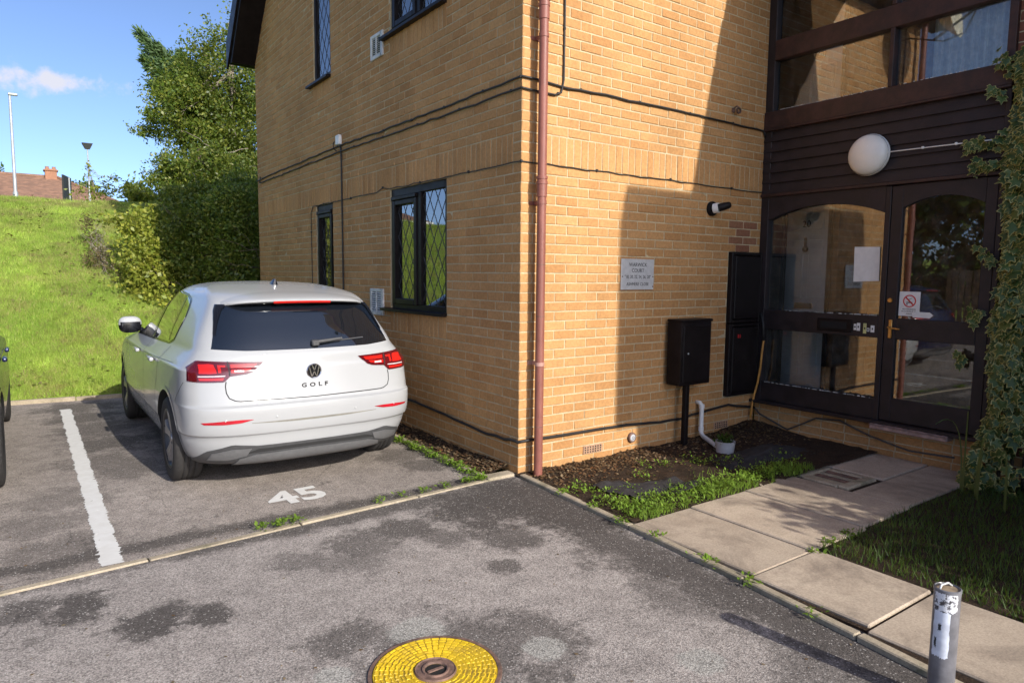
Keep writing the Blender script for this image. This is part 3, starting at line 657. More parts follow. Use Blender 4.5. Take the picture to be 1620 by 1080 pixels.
def window(y0, y1, z0, z1, mull, casement, sill=True, bars=()):
    fr = .055; m = MB(); X0, X1 = .018, .085
    m.bbox(X0, X1, y0, y0+fr, z0, z1, .005); m.bbox(X0, X1, y1-fr, y1, z0, z1, .005); m.bbox(X0, X1, y0+fr, y1-fr, z1-fr-.02, z1, .005); m.bbox(X0, X1, y0+fr, y1-fr, z0, z0+fr, .005)
    bays = [(y0+fr, y1-fr)]
    if mull: m.bbox(X0-.004, X1, mull-.04, mull+.04, z0+fr, z1-fr-.02, .005); bays = [(y0+fr, mull-.04), (mull+.04, y1-fr)]
    w = m.build('window', M['black_plastic'], BLD)
    for i, (a, b) in enumerate(bays):
        za, zb = z0+fr, z1-fr-.02
        if i in casement:
            s = MB(); t = .048; X = .0; zb2 = zb-.04
            s.bbox(X, .06, a-.008, a+t, za-.008, zb2, .006); s.bbox(X, .06, b-t, b+.008, za-.008, zb2, .006); s.bbox(X, .06, a+t, b-t, zb2-t, zb2, .006); s.bbox(X, .06, a+t, b-t, za-.008, za+t, .006)
            s.bbox(X-.012, .05, a-.01, b+.01, zb2+.002, zb2+.038, .005)
            s.build('casement', M['black_plastic'], w); a, b, za, zb = a+t, b-t, za+t, zb2-t
        g = MB(); g.box(.044, .050, a-.003, b+.003, za-.003, zb+.003); g.build('pane', M['win_glass'], w)
        l = MB(); lattice(l, a, b, za, zb, .0438); l.build('lead_lattice', M['lead'], w)
    if sill:
        s = MB(); s.add([(-.06, y0-.005, z0-.03), (-.06, y1+.14, z0-.03), (.05, y1+.14, z0-.03), (.05, y0-.005, z0-.03), (-.06, y0-.005, z0-.005), (-.06, y1+.14, z0-.005), (.05, y1+.14, z0+.012), (.05, y0-.005, z0+.012)], [(0, 3, 2, 1), (4, 5, 6, 7), (0, 1, 5, 4), (1, 2, 6, 5), (2, 3, 7, 6), (3, 0, 4, 7)])
        s.build('sill', M['black_plastic'], w)
    return w
window(*WG[0][:2], 1.21, 2.40, 1.655, (1,))
window(*WG[1][:2], 1.21, 2.40, None, (0,))
window(*WG[2][:2], 3.885, 5.25, None, ())
window(*WG[3][:2], 3.90, 5.10, 1.66, (1,))
# rooms behind the windows: plaster walls, so that the panes are not holes into nothing
m = MB()
for (y0, y1, z0, z1) in WG:
    a, b, c, d = y0-.25, y1+.25, z0-.2, z1+.1; m.add([(.13, a, c), (.13, b, c), (.13, b, d), (.13, a, d), (2.2, a, c), (2.2, b, c), (2.2, b, d), (2.2, a, d)], [(4, 5, 6, 7), (0, 1, 5, 4), (1, 2, 6, 5), (2, 3, 7, 6), (3, 0, 4, 7)])
m.build('room_wall', M['plaster'], BLD)
for (y0, y1, z0, z1, kk) in [(1.14, 2.22, 1.95, 2.38, 1), (3.84, 4.38, 1.6, 2.38, 1)]:
    m = MB(); N = 60; vv = []
    for i in range(N+1):
        y = y0+(y1-y0)*i/N; x = .16+.018*math.sin(i*1.9)+.008*math.sin(i*.7); vv += [(x, y, z0), (x, y, z1)]
    m.add(vv, [(2*i, 2*i+1, 2*i+3, 2*i+2) for i in range(N)]); m.build('net_curtain', M['curtain'], BLD, smooth=True)

# glazed entrance screen, plane x = 3, running towards the viewer from y = 0 to y = -2.09
BW, CL = M['brown_wood'], M['cladding']
def ybox(m, a, b, z0, z1, x0=2.968, x1=3.05, bv=.004): m.bbox(x0, x1, -b, -a, z0, z1, bv)      # a < b: distances from the inner corner
def arch_rail(m, a, b, zs, zm, ztop, x0, x1, n=14):
    poly = [(-a, ztop)]+[(-(a+(b-a)*i/n), zs+(zm-zs)*(1-(2*i/n-1)**2)) for i in range(n+1)]+[(-b, ztop)]
    m.prism(poly, (x0, x1), 'x')
m = MB()
ybox(m, .0, .085, .315, 5.0); ybox(m, 1.215, 1.262, .315, 2.34); ybox(m, 2.05, 2.088, .315, 3.0)
ybox(m, .085, 1.215, .33, .512); ybox(m, .085, 1.215, 1.045, 1.238); arch_rail(m, .085, 1.215, 2.12, 2.235, 2.352, 2.97, 3.045)
ybox(m, .0, 2.088, .30, .328, 2.90, 3.05)
scr = m.build('screen_frame', CL, BLD)
m = MB(); ybox(m, -.002, 2.09, 3.0, 3.165, 2.955, 3.05); ybox(m, .085, 2.05, 3.645, 3.83, 2.96, 3.05); ybox(m, 1.175, 1.212, 3.166, 3.644, 2.957, 3.05); ybox(m, 1.175, 1.212, 3.831, 5.0, 2.957, 3.05); ybox(m, 2.035, 2.09, 3.166, 5.0, 2.957, 3.05)
ybox(m, .0, 2.09, 2.345, 2.375, 2.945, 3.04); ybox(m, .0, 2.09, 2.978, 3.0, 2.94, 3.04)
upf = m.build('upper_frame', BW, BLD)
for i in range(6):                   # shiplap boards of the cladding
    z0 = 2.378+i*.1; m = MB(); m.add([(2.962, 0, z0), (2.962, -2.088, z0), (2.985, -2.088, z0+.112), (2.985, 0, z0+.112), (3.0, 0, z0), (3.0, -2.088, z0), (3.02, -2.088, z0+.112), (3.02, 0, z0+.112)], [(0, 1, 2, 3), (0, 4, 5, 1), (4, 7, 6, 5), (2, 6, 7, 3), (0, 3, 7, 4), (1, 5, 6, 2)]); m.build('cladding_board', CL, BLD)
def pane(parent, a, b, z0, z1, x=3.015): g = MB(); g.box(x, x+.006, -b, -a, z0, z1); return g.build('pane', M['glass'], parent)
pane(scr, .08, 1.22, .50, 1.05); pane(scr, .08, 1.22, 1.23, 2.25)
for a, b in ((.08, 1.18), (1.208, 2.04)): pane(upf, a, b, 3.16, 3.65); pane(upf, a, b, 3.825, 5.0)
m = MB(); ybox(m, 1.266, 1.358, .335, 2.338, 2.975, 3.03); ybox(m, 1.965, 2.046, .335, 2.338, 2.975, 3.03); ybox(m, 1.358, 1.965, .335, .53, 2.975, 3.03); ybox(m, 1.358, 1.965, 1.045, 1.222, 2.975, 3.03); arch_rail(m, 1.358, 1.965, 2.15, 2.232, 2.338, 2.976, 3.03)
door = m.build('entrance_door', CL, BLD); pane(door, 1.35, 1.97, .52, 1.05, 3.0); pane(door, 1.35, 1.97, 1.215, 2.24, 3.0)
m = MB(); m.bbox(2.962, 2.976, -1.335, -1.305, 1.05, 1.21, .004); m.tube([(2.965, -1.32, 1.145), (2.925, -1.32, 1.145), (2.918, -1.335, 1.142), (2.918, -1.42, 1.135)], .008, 8); m.build('handle', M['brass'], door, 'auto')
m = MB(); m.lathe([(0, -.016), (.018, -.016), (.02, -.006), (.02, 0)], (2.975, -1.305, 1.375), 'x', 16); m.build('lock', M['brass'], door, 'auto')
m = MB(); ybox(m, .66, .99, 1.075, 1.19, 2.955, 2.97, .004); lp = m.build('letter_plate', M['black_plastic'], scr); m = MB(); ybox(m, .70, .945, 1.10, 1.165, 2.9515, 2.956, .001); m.build('letter_slot', M['dark_hole'], scr)
for (a, b, z0, z1, k) in [(1.005, 1.028, 1.10, 1.155, 'w'), (1.032, 1.062, 1.095, 1.165, 'w'), (1.09, 1.118, 1.075, 1.165, 'y'), (1.122, 1.145, 1.095, 1.125, 'w'), (1.155, 1.188, 1.09, 1.15, 'w')]:
    m = MB(); ybox(m, a, b, z0, z1, 2.9655, 2.9685, .0008); p = m.build('bell_label', M['paper'] if k == 'w' else plain('yellow_label', (.62, .6, .25), .7), scr)
    m = MB(); c = (a+b)/2; ybox(m, c-.006, c+.006, (z0+z1)/2-.008, (z0+z1)/2+.008, 2.9645, 2.9657, .0003); m.build('bell_mark', M['ink'], scr)
m = MB()                             # bare putty and flaked paint along the sills of the panes
for (a, b, z, n) in [(.15, 1.15, 3.168, 90), (1.3, 1.95, 3.168, 22), (.12, 1.2, .515, 60), (.3, 1.2, 1.241, 46)]:
    for i in range(n):
        c = random.uniform(a, b); l = random.uniform(.004, .022); ybox(m, c, c+l, z-.004, z+random.uniform(.001, .006), 2.962, 2.9675+.002, .0006)
tag(m.build('flaked_paint', M['white_dirty'], BLD), kind='stuff')
m = MB(); vv = []; N = 30
for i in range(N+1): u = 1.24+.62*i/N; vv += [(2.86+random.uniform(-.012, .012), -u, .30+random.uniform(0, .006)), (2.99, -u, .315)]
m.add(vv, [(2*i, 2*i+1, 2*i+3, 2*i+2) for i in range(N)]); m.bbox(2.87, 2.99, -1.86, -1.24, .262, .298, .008); m.build('threshold', plain('worn_pink_step', (.38, .25, .21), .85, .3, 12, .4), BLD)
# lobby behind the glass
m = MB(); x0, x1, a, b = 3.06, 4.47, -2.10, 1.02
for (z0, z1) in ((.30, 2.42), (2.93, 5.0)):
    m.face([(x1, a, z0), (x1, b, z0), (x1, b, z1), (x1, a, z1)]); m.face([(x0, b, z0), (x1, b, z0), (x1, b, z1), (x0, b, z1)]); m.face([(x0, a, z0), (x1, a, z0), (x1, a, z1), (x0, a, z1)]); m.face([(3.052, .012, z0), (3.052, b, z0), (3.052, b, z1), (3.052, .012, z1)])
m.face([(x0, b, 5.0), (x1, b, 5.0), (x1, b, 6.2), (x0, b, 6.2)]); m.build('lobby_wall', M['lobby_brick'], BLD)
m = MB(); m.box(3.055, 4.47, -2.10, 1.02, .2, .30); m.box(3.45, 4.47, -.5, 1.02, 2.42, 2.93); m.box(3.055, 4.47, -2.10, -1.9, 2.42, 2.93); m.box(3.055, 3.10, -1.9, 1.02, 2.42, 2.93); m.build('lobby_floor', M['tread'], BLD)
m = MB(); m.box(3.055, 4.47, -2.10, 1.02, 5.0, 5.008); m.build('added_rooflight', M['glass'], BLD)  # unseen glazing added to bring daylight down to the lobby door
m = MB(); m.face([(4.46, -2.09, 2.42), (4.46, -.25, 2.42), (4.46, -.25, 2.93), (4.46, -2.09, 2.93)]); m.face([(3.06, -2.09, 2.40), (4.46, -2.09, 2.40), (4.46, -2.09, 2.95), (3.06, -2.09, 2.95)]); m.build('stairwell_wall', M['plaster'], BLD)
def flat_door(y0, y1, z0, num, pw=.0):
    z1 = z0+2.0; m = MB(); m.bbox(3.745, 3.78, y0, y1, z0, z1, .003); d = m.build('flat_door', plain('white_gloss_door', (.86, .86, .87), .35, .03, 6, 0), BLD); c = (y0+y1)/2; w = (y1-y0)
    for (s0, s1) in ((.1, .44), (.56, .9)):
        for (t0, t1) in ((.07, .40), (.49, .80), (.85, .95)):
            q = MB(); q.bbox(3.732, 3.75, y0+w*s0, y0+w*s1, z0+2*t0, z0+2*t1, .010); q.build('door_panel', bpy.data.materials['white_gloss_door'], d)
    q = MB(); q.bbox(3.725, 3.75, c-.10, c+.10, z0+.87, z0+.93, .004); q.build('letter_plate', M['ink'], d)
    q = MB(); q.bbox(3.725, 3.75, y0-.05, y0-.005, z0, z1+.05, .004); q.bbox(3.725, 3.75, y1+.005, y1+.05, z0, z1+.05, .004); q.bbox(3.725, 3.75, y0-.05, y1+.05, z1+.005, z1+.05, .004); q.build('door_frame', M['black_plastic'], d)
    place_text('door_number', num, .10, (3.728, c, z0+1.76), (0, -1, 0), (0, 0, 1), M['ink'], d)
    q = MB(); q.lathe([(.012, -.01), (.03, -.01), (.03, .01), (.012, .01)], (3.72, c, z0+1.5), 'x', 14, True); q.bbox(3.71, 3.73, c-.012, c+.012, z0+1.5, z0+1.62, .004); q.build('knocker', M['ink'], d)
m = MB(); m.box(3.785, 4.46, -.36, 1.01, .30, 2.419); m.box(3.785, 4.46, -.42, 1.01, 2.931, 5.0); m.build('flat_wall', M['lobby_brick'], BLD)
flat_door(-.27, .20, .36, '20'); flat_door(-.32, .25, 2.94, '26')
m = MB(); N = 90; vv = []                # net curtain behind the right upper pane
for i in range(N+1):
    u = 1.44+.62*i/N; x = 3.14+.026*math.sin(i*.83)+.018*math.sin(i*.31+1); vv += [(x, -u, 3.05), (x, -u, 4.95)]
m.add(vv, [(2*i, 2*i+1, 2*i+3, 2*i+2) for i in range(N)]); m.build('net_curtain', M['curtain'], BLD, smooth=True)
# ------------------------------------------------------------------ things fixed to the walls
def wall_vent(y0, y1, z0, z1, label):
    v = empty('wall_vent', (0, (y0+y1)/2, z0), label, 'vent', 'white plastic wall vents'); t = .035
    m = MB(); m.bbox(-.018, .002, y0, y0+t*1.6, z0, z1, .004); m.bbox(-.018, .002, y1-t, y1, z0, z1, .004); m.bbox(-.018, .002, y0+t, y1-t, z0, z0+t, .004); m.bbox(-.018, .002, y0+t, y1-t, z1-t, z1, .004); m.bbox(-.018, .002, (y0+y1)/2, (y0+y1)/2+.018, z0+t, z1-t, .002)
    m.build('frame', M['white_dirty'], v); MB().box(-.003, .0, y0+t, y1-t, z0+t, z1-t).build('recess', M['dark_hole'], v)
    n = 9
    for i in range(n):
        z = z0+t+(z1-z0-2*t)*(i+.5)/n; q = MB(); q.add([(-.016, y0+t, z-.006), (-.016, y1-t, z-.006), (-.004, y1-t, z+.007), (-.004, y0+t, z+.007), (-.014, y0+t, z-.009), (-.014, y1-t, z-.009)], [(0, 1, 2, 3), (0, 4, 5, 1), (4, 3, 2, 5)]); q.build('louvre', M['white_dirty'], v)
wall_vent(2.40, 2.73, 1.12, 1.40, 'white louvred vent beside the ground floor leaded window')
wall_vent(2.36, 2.655, 3.745, 3.99, 'white louvred vent below left of the upper double window')

def pipe_run(o, z0, z1): pass
dp = empty('downpipe', (.118, -.10, 0), 'brown plastic rainwater downpipe by the corner of the building', 'downpipe')
m = MB(); m.tube([(.118, -.10, -.02), (.118, -.10, 4.72)], .034, 20); m.build('pipe', M['pipe'], dp, 'auto')
for z in (2.21, 3.48):
    m = MB(); m.lathe([(.034, -.07), (.0395, -.068), (.0395, .02), (.043, .022), (.043, .045), (.0385, .047), (.0385, .06), (.043, .062), (.043, .082), (.034, .085)], (.118, -.10, z), 'z', 20); m.build('socket', M['pipe'], dp, 'auto')
for z, mt in ((.885, 'pipe_clip'), (2.10, 'pipe'), (3.30, 'pipe')):
    m = MB(); m.lathe([(.0345, -.014), (.038, -.014), (.038, .014), (.0345, .014)], (.118, -.10, z), 'z', 20); m.box(.112, .124, -.064, .0, z-.012, z+.012); m.box(.075, .16, -.008, .002, z-.014, z+.014); m.build('clip', M[mt], dp, 'auto')
for z in (.40, 1.25, 1.64):
    m = MB(); m.lathe([(.0342, -.003), (.0352, 0), (.0342, .003)], (.118, -.10, z), 'z', 20); m.build('seam', M['rust'], dp)

def cable(name, pts, r, label, mat='cable', seg=6, clips=None, n=None, sag=.004):
    pts = [Vector(p) for p in pts]; path = []
    for p, q in zip(pts[:-1], pts[1:]):
        k = max(2, int((q-p).length/.12))
        for i in range(k):
            t = i/k; path.append(p.lerp(q, t)+Vector((0, 0, random.gauss(0, sag) if 0 < i else 0)))
    path.append(pts[-1])
    c = empty(name, pts[0], label, 'cable'); MB().tube(path, r, seg).build('sheath', M[mat], c, True)
    if clips:
        for i in range(2, len(path)-1, clips):
            p = path[i]; q = MB(); q.bbox(p.x-.009, p.x+.009, p.y-.009, p.y+.009, p.z-.008, p.z+.013, .003); q.build('clip', M[mat], c)
    return c
cable('cable', [(-.012, 6.97, 2.975), (-.012, 6.4, 2.99), (-.012, 3.6, 3.02), (-.012, 1.5, 3.0), (-.012, .02, 3.012), (-.012, -.012, 3.012), (.3, -.012, 3.0), (1.6, -.014, 3.005), (2.7, -.014, 2.99), (2.94, -.014, 2.985), (2.965, -.014, 2.93)], .009, 'upper black cable running along both brick walls below the upper windows', clips=5)
cable('cable', [(-.012, 6.8, 3.02), (-.012, 6.83, 2.93), (-.012, 6.6, 2.925), (-.012, 3.5, 2.955), (-.012, 1.5, 2.93), (-.012, .0, 2.93), (.0, -.012, 2.93), (.30, -.012, 2.925), (.36, -.012, 2.95), (.385, -.012, 3.05), (.385, -.012, 4.7)], .008, 'lower black cable under its twin, turning up the wall past the downpipe', clips=6)
cable('cable', [(-.008, 4.55, 1.0), (-.008, 4.56, 2.32), (-.008, 4.48, 2.40), (-.008, 3.0, 2.405), (-.008, 2.55, 2.40), (-.008, 2.4, 2.435), (-.008, 2.2, 2.408), (-.008, 1.1, 2.405), (-.008, 0, 2.402), (0, -.008, 2.402), (1.5, -.008, 2.4), (2.97, -.008, 2.395)], .0045, 'thin black cable along the foot of the soldier course', 'cable', clips=7)
cable('cable', [(-.012, 3.53, 3.06), (-.012, 3.50, 2.9), (-.012, 3.49, 1.0)], .010, 'vertical black cable dropping from the white junction box', clips=6, sag=.0)
cable('cable', [(-.016, 3.4, .36), (-.016, 1.95, .325), (-.016, 1.42, .31), (-.018, .95, .285), (-.018, .54, .262), (-.016, .17, .262), (-.016, .02, .28), (.0, -.02, .28), (.86, -.016, .275), (1.3, -.016, .262), (1.86, -.016, .243), (2.3, -.016, .285), (2.55, -.016, .303), (2.96, -.03, .235)], .012, 'thick black cable low round the corner just above the plinth', clips=6)
cable('cable', [(2.96, -.03, .235), (2.975, -.08, .18), (2.975, -.4, .075), (2.975, -.69, .24), (2.965, -.93, .262), (2.955, -1.23, .174), (2.94, -1.55, .12), (2.93, -1.9, .14)], .008, 'slack dark cable looped along the brick plinth under the entrance', 'cable_grey', sag=.002)
cable('cable', [(2.945, -1.21, 2.623), (2.94, -1.5, 2.617), (2.94, -1.99, 2.608)], .005, 'thin white cable from the round lamp across the dark boards', 'white_plastic', clips=2, sag=.0)
jb = empty('junction_box', (-.02, 3.56, 3.0), 'small white junction box on the cables of the gable wall', 'junction box')
MB().bbox(-.045, .0, 3.50, 3.60, 3.03, 3.14, .008).build('case', M['white_plastic'], jb)
m = MB(); m.tube([(-.05, 3.61, 3.07), (-.05, 3.65, 3.05), (-.04, 3.66, 3.0), (-.02, 3.62, 2.97)], .006, 6); m.build('lead', M['cable'], jb)
hs = empty('hose', (2.94, -.1, .92), 'orange flexible conduit hanging in the corner beside the entrance', 'conduit')
MB().tube([(2.945, -.10, 1.10), (2.94, -.115, .93), (2.935, -.105, .80), (2.93, -.10, .66), (2.93, -.075, .50), (2.92, -.05, .38), (2.90, -.04, .24), (2.885, -.04, .14)], .011, 8).build('tube', M['orange'], hs, True)
MB().tube([(2.955, -.06, 1.2), (2.945, -.10, 1.10), (2.94, -.115, .93)], .0135, 8).build('sleeve', M['cable'], hs, True)

sg = empty('address_plate', (1.245, 0, 1.443), 'brushed steel address plate with engraved black lettering on the sunlit wall', 'sign')
MB().bbox(1.047, 1.442, -.012, -.004, 1.443, 1.705, .002).build('plate', M['steel'], sg)
for (s, z, h, sx) in [('WARWICK', 1.655, .046, .95), ('COURT', 1.606, .046, .95), ('"18, 20, 22, 24, 26, 28"', 1.552, .040, .86), ('ASHMERE CLOSE', 1.490, .039, .92)]:
    place_text('lettering', s, h, (1.245, -.0125, z), (1, 0, 0), (0, 0, 1), M['ink'], sg, sx=sx)
for (x, z) in ((1.06, 1.555), (1.43, 1.555), (1.43, 1.47)):
    m = MB(); m.lathe([(0, -.016), (.005, -.015), (.006, -.012)], (x, 0, z), 'y', 10); m.build('screw', M['rust'], sg)

def meter_box(z0, z1, label, marks):
    b = empty('meter_box', (2.74, 0, z0), label, 'meter box', 'meter boxes beside the entrance')
    m = MB(); x0, x1 = 2.49, 2.972; t = .045
    m.bbox(x0, x0+t, -.045, .05, z0, z1, .006); m.bbox(x1-t*.6, x1, -.045, .05, z0, z1, .006); m.bbox(x0+t, x1-t*.6, -.045, .05, z0, z0+t*.7, .006); m.bbox(x0+t, x1-t*.6, -.045, .05, z1-t*.7, z1, .006); m.box(x0, x1, .03, .05, z0, z1)
    m.build('frame', M['black_plastic'], b); MB().bbox(x0+t+.006, x1-t*.6-.006, -.052, .0, z0+t*.7+.006, z1-t*.7-.006, .008).build('door', M['black_plastic'], b)
    m = MB(); m.lathe([(0, -.06), (.012, -.058), (.013, -.05)], (x0+.09, 0, (z0+z1)/2), 'y', 12); m.build('lock', M['black_plastic'], b)
    if marks: 
        for dx in (0, .028): MB().box(x0+.12+dx, x0+.134+dx, -.0535, -.0521, z1-.14, z1-.105).build('red_mark', M['red_ink'], b)
meter_box(1.112, 1.80, 'black wall meter box under the red brick patch, upper of two', False)
meter_box(.39, 1.105, 'black wall meter box with small red marks, lower of two', True)
cb = empty('service_cabinet', (1.8, -.12, 0), 'black cabinet on a single post standing before the shaded wall', 'cabinet')
MB().bbox(1.612, 2.02, -.20, -.035, .592, 1.16, .012, 2).build('case', M['black_plastic'], cb, 'auto'); MB().bbox(1.64, 1.995, -.208, -.19, .625, 1.125, .006).build('door', M['black_plastic'], cb); MB().bbox(1.605, 2.028, -.212, -.03, 1.158, 1.182, .008).build('lid', M['black_plastic'], cb)
MB().bbox(1.765, 1.815, -.145, -.095, .0, .60, .006).build('post', M['black_plastic'], cb)
m = MB(); m.lathe([(0, -.215), (.008, -.213), (.009, -.205)], (1.70, 0, .88), 'y', 10); m.build('lock', M['steel'], cb)

wp = empty('waste_pipe', (2.09, -.06, 0), 'white plastic waste pipe bending from the wall down to the gully', 'pipe')
MB().tube([(2.09, .02, .375), (2.09, -.04, .375), (2.09, -.062, .355), (2.09, -.065, .31), (2.09, -.065, .12), (2.085, -.075, .085), (2.06, -.12, .07), (1.92, -.36, .062), (1.90, -.40, .06)], .021, 12).build('pipe', M['white_plastic'], wp, True)
for z in (.345, .13): m = MB(); m.lathe([(.021, -.02), (.025, -.018), (.025, .018), (.021, .02)], (2.09, -.065, z), 'z', 14); m.build('collar', M['white_plastic'], wp, 'auto')
gp = empty('gully_pot', (1.88, -.5, .02), 'grey plastic gully pot set in the bed below the waste pipe', 'gully')
m = MB(); m.lathe([(.075, 0), (.085, .09), (.088, .10), (.075, .10), (.07, .03), (0, .03)], (1.88, -.50, .03), 'z', 24); m.build('pot', M['pot'], gp, 'auto')
P = np.stack([1.88+rng.normal(0, .03, 160), -.5+rng.normal(0, .03, 160), rng.uniform(.06, .17, 160)], -1); leaflets('gully_weeds', P, .035, M['grass_dark'], None, None, 1.5, gp)

def air_brick(x, z, label, n=7):
    a = empty('air_brick', (x, 0, z), label, 'air brick', 'air bricks in the plinth'); h = .029
    m = MB(); m.bbox(x-.105, x+.105, -.010, .004, z-.034, z+.034, .002); m.build('body', M['terra'], a)
    m = MB()
    for i in range(n):
        for j in (-1, 0, 1): u = x-.085+.17*i/(n-1); m.box(u-.007, u+.007, -.0112, -.0095, z+j*.02-.006, z+j*.02+.006)
    m.build('hole', M['dark_hole'], a)
air_brick(.77, .112, 'buff air brick with small square holes low on the sunlit wall')
air_brick(2.46, .112, 'dark air brick low on the wall behind the waste pipe')
dk = empty('round_vent', (1.225, 0, .145), 'round grey capped vent ringed with rust low on the sunlit wall', 'vent')
m = MB(); m.lathe([(.030, -.026), (.042, -.024), (.045, -.015), (.045, 0)], (1.225, 0, .15), 'y', 24); m.build('rim', M['rust'], dk, 'auto'); m = MB(); m.lathe([(0, -.03), (.02, -.03), (.031, -.025)], (1.225, 0, .15), 'y', 24); m.build('cap', M['pot'], dk, 'auto')
m = MB(); m.lathe([(.010, -.0312), (.013, -.0312), (.013, -.029)], (1.225, 0, .15), 'y', 20); m.build('ring', M['ink'], dk)

sl = empty('security_light', (2.19, -.02, 2.19), 'black and white swivel security light on the shaded front wall', 'light')
m = MB(); m.lathe([(0, -.03), (.06, -.03), (.068, -.02), (.068, 0)], (2.20, 0, 2.19), 'y', 24); m.build('base', M['black_plastic'], sl, 'auto')
def along(m, a, b, prof, seg=20):
    a, b = Vector(a), Vector(b); d = (b-a); L = d.length; q = d.to_track_quat('Z', 'Y').to_matrix(); vv = []; n = len(prof); ff = []
    for k in range(seg):
        t = 2*math.pi*k/seg
        for (r, h) in prof: vv.append(a+q @ Vector((r*math.cos(t), r*math.sin(t), h*L)))
    for k in range(seg):
        for i in range(n-1): ff.append((k*n+i, ((k+1) % seg)*n+i, ((k+1) % seg)*n+i+1, k*n+i+1))
    return m.add(vv, ff)
along(MB(), (2.20, -.03, 2.19), (2.215, -.075, 2.195), [(0, 0), (.046, 0), (.046, 1), (0, 1)]).build('collar', M['white_plastic'], sl, 'auto')
along(MB(), (2.21, -.07, 2.193), (2.30, -.14, 2.225), [(0, 0), (.036, 0), (.036, .5), (.03, .9), (.022, 1), (0, 1)]).build('head', M['black_plastic'], sl, 'auto')
bk = empty('cable_bracket', (2.467, -.02, 3.12), 'rusty hook bracket high on the shaded wall above the cable', 'bracket')
m = MB(); m.bbox(2.44, 2.475, -.02, .0, 3.10, 3.14, .004); m.tube([(2.445, -.02, 3.13), (2.44, -.06, 3.145), (2.47, -.07, 3.13)], .008, 6); m.lathe([(.018, -.008), (.03, -.008), (.03, .008), (.018, .008)], (2.49, -.045, 3.115), 'y', 16, True); m.build('hook', M['rust'], bk)
lp = empty('bulkhead_lamp', (2.95, -1.06, 2.62), 'round white opal wall lamp above the entrance door', 'lamp')
m = MB(); m.lathe([(.175, .0), (.178, -.012), (.172, -.03)], (2.96, -1.06, 2.62), 'x', 40); m.build('base', M['white_plastic'], lp, 'auto')
m = MB(); m.lathe([(.17*math.cos(t), -.03-.085*math.sin(t)) for t in [i*math.pi/2/9 for i in range(10)]], (2.96, -1.06, 2.62), 'x', 40); m.build('diffuser', plain('opal_glass', (.85, .82, .75), .22, .04, 6, 0), lp, True)
nt = empty('notice', (3.0, -1.06, 1.53), 'blank white paper notice taped inside the side glass', 'notice')
MB().add([(3.008, -.95, 1.838), (3.0075, -1.175, 1.832), (3.008, -1.182, 1.537), (3.009, -.955, 1.528), (3.0072, -.95, 1.838), (3.0068, -1.175, 1.832), (3.0072, -1.182, 1.537), (3.0082, -.955, 1.528)], [(0, 1, 2, 3), (4, 7, 6, 5), (0, 4, 5, 1), (1, 5, 6, 2), (2, 6, 7, 3), (3, 7, 4, 0)]).build('sheet', M['paper'], nt)
ns = empty('no_smoking_sticker', (2.99, -1.45, 1.245), 'white no smoking sticker with red barred circle on the entrance door', 'sign')
MB().box(2.9955, 2.9975, -1.535, -1.368, 1.248, 1.452).build('sheet', M['paper'], ns)
m = MB(); m.lathe([(.043, -.0008), (.052, -.0008), (.052, .0005), (.043, .0005)], (2.9947, -1.4515, 1.373), 'x', 32, True); q = .034; m.add([(2.9940, -1.4515+q-.004, 1.373+q+.004), (2.9940, -1.4515+q+.004, 1.373+q-.004), (2.9940, -1.4515-q+.004, 1.373-q-.004), (2.9940, -1.4515-q-.004, 1.373-q+.004)], [(0, 1, 2, 3)]); m.build('red_circle', M['red_ink'], ns)
m = MB(); m.box(2.9943, 2.9949, -1.475, -1.425, 1.357, 1.365); m.tube([(2.9946, -1.45, 1.372), (2.9946, -1.445, 1.382), (2.9946, -1.455, 1.392), (2.9946, -1.47, 1.396)], .002, 4); m.box(2.9943, 2.9949, -1.44, -1.425, 1.342, 1.350); m.build('cigarette', M['ink'], ns)
for s, z in (('NO SMOKING', 1.304), ('IN COMMUNAL', 1.285), ('AREAS', 1.266)): place_text('lettering', s, .017, (2.995, -1.4515, z), (0, -1, 0), (0, 0, 1), M['ink'], ns)
sp = empty('paper_slip', (2.99, -1.57, 1.245), 'torn white paper slip stuck beside the no smoking sticker', 'paper'); MB().prism([(-1.485, 1.238), (-1.485, 1.285), (-1.615, 1.285), (-1.645, 1.262), (-1.62, 1.238)], (2.9915, 2.9935), 'x').build('sheet', M['paper'], sp)
sd = empty('satellite_dish', (.68, 0, 4.6), 'cream satellite dish under the eaves, mirrored in the upper entrance glass', 'satellite dish')
m = MB(); prof = [(r*.34, -.10*(1-(r)**2)) for r in [0, .2, .4, .6, .8, .93, 1.0]]; vv = []
along(m, (.66, -.42, 4.52), (.62, -.64, 4.56), [(r, .1+.8*(r/.36)**2) for r in (0, .1, .2, .28, .33, .36)], 28); m.build('dish', plain('cream_dish', (.62, .58, .44), .6, .1, 10, .1), sd, True)
m = MB(); m.tube([(.66, 0, 4.50), (.66, -.40, 4.52)], .02, 8); m.tube([(.66, -.45, 4.22), (.62, -.85, 4.46)], .014, 8); m.bbox(.58, .66, -.92, -.80, 4.44, 4.54, .012); m.tube([(.62, -.84, 4.44), (.64, -.75, 4.22), (.66, -.55, 4.18), (.66, -.2, 4.3), (.66, -.02, 4.3)], .008, 6); m.build('arm', M['cable'], sd)

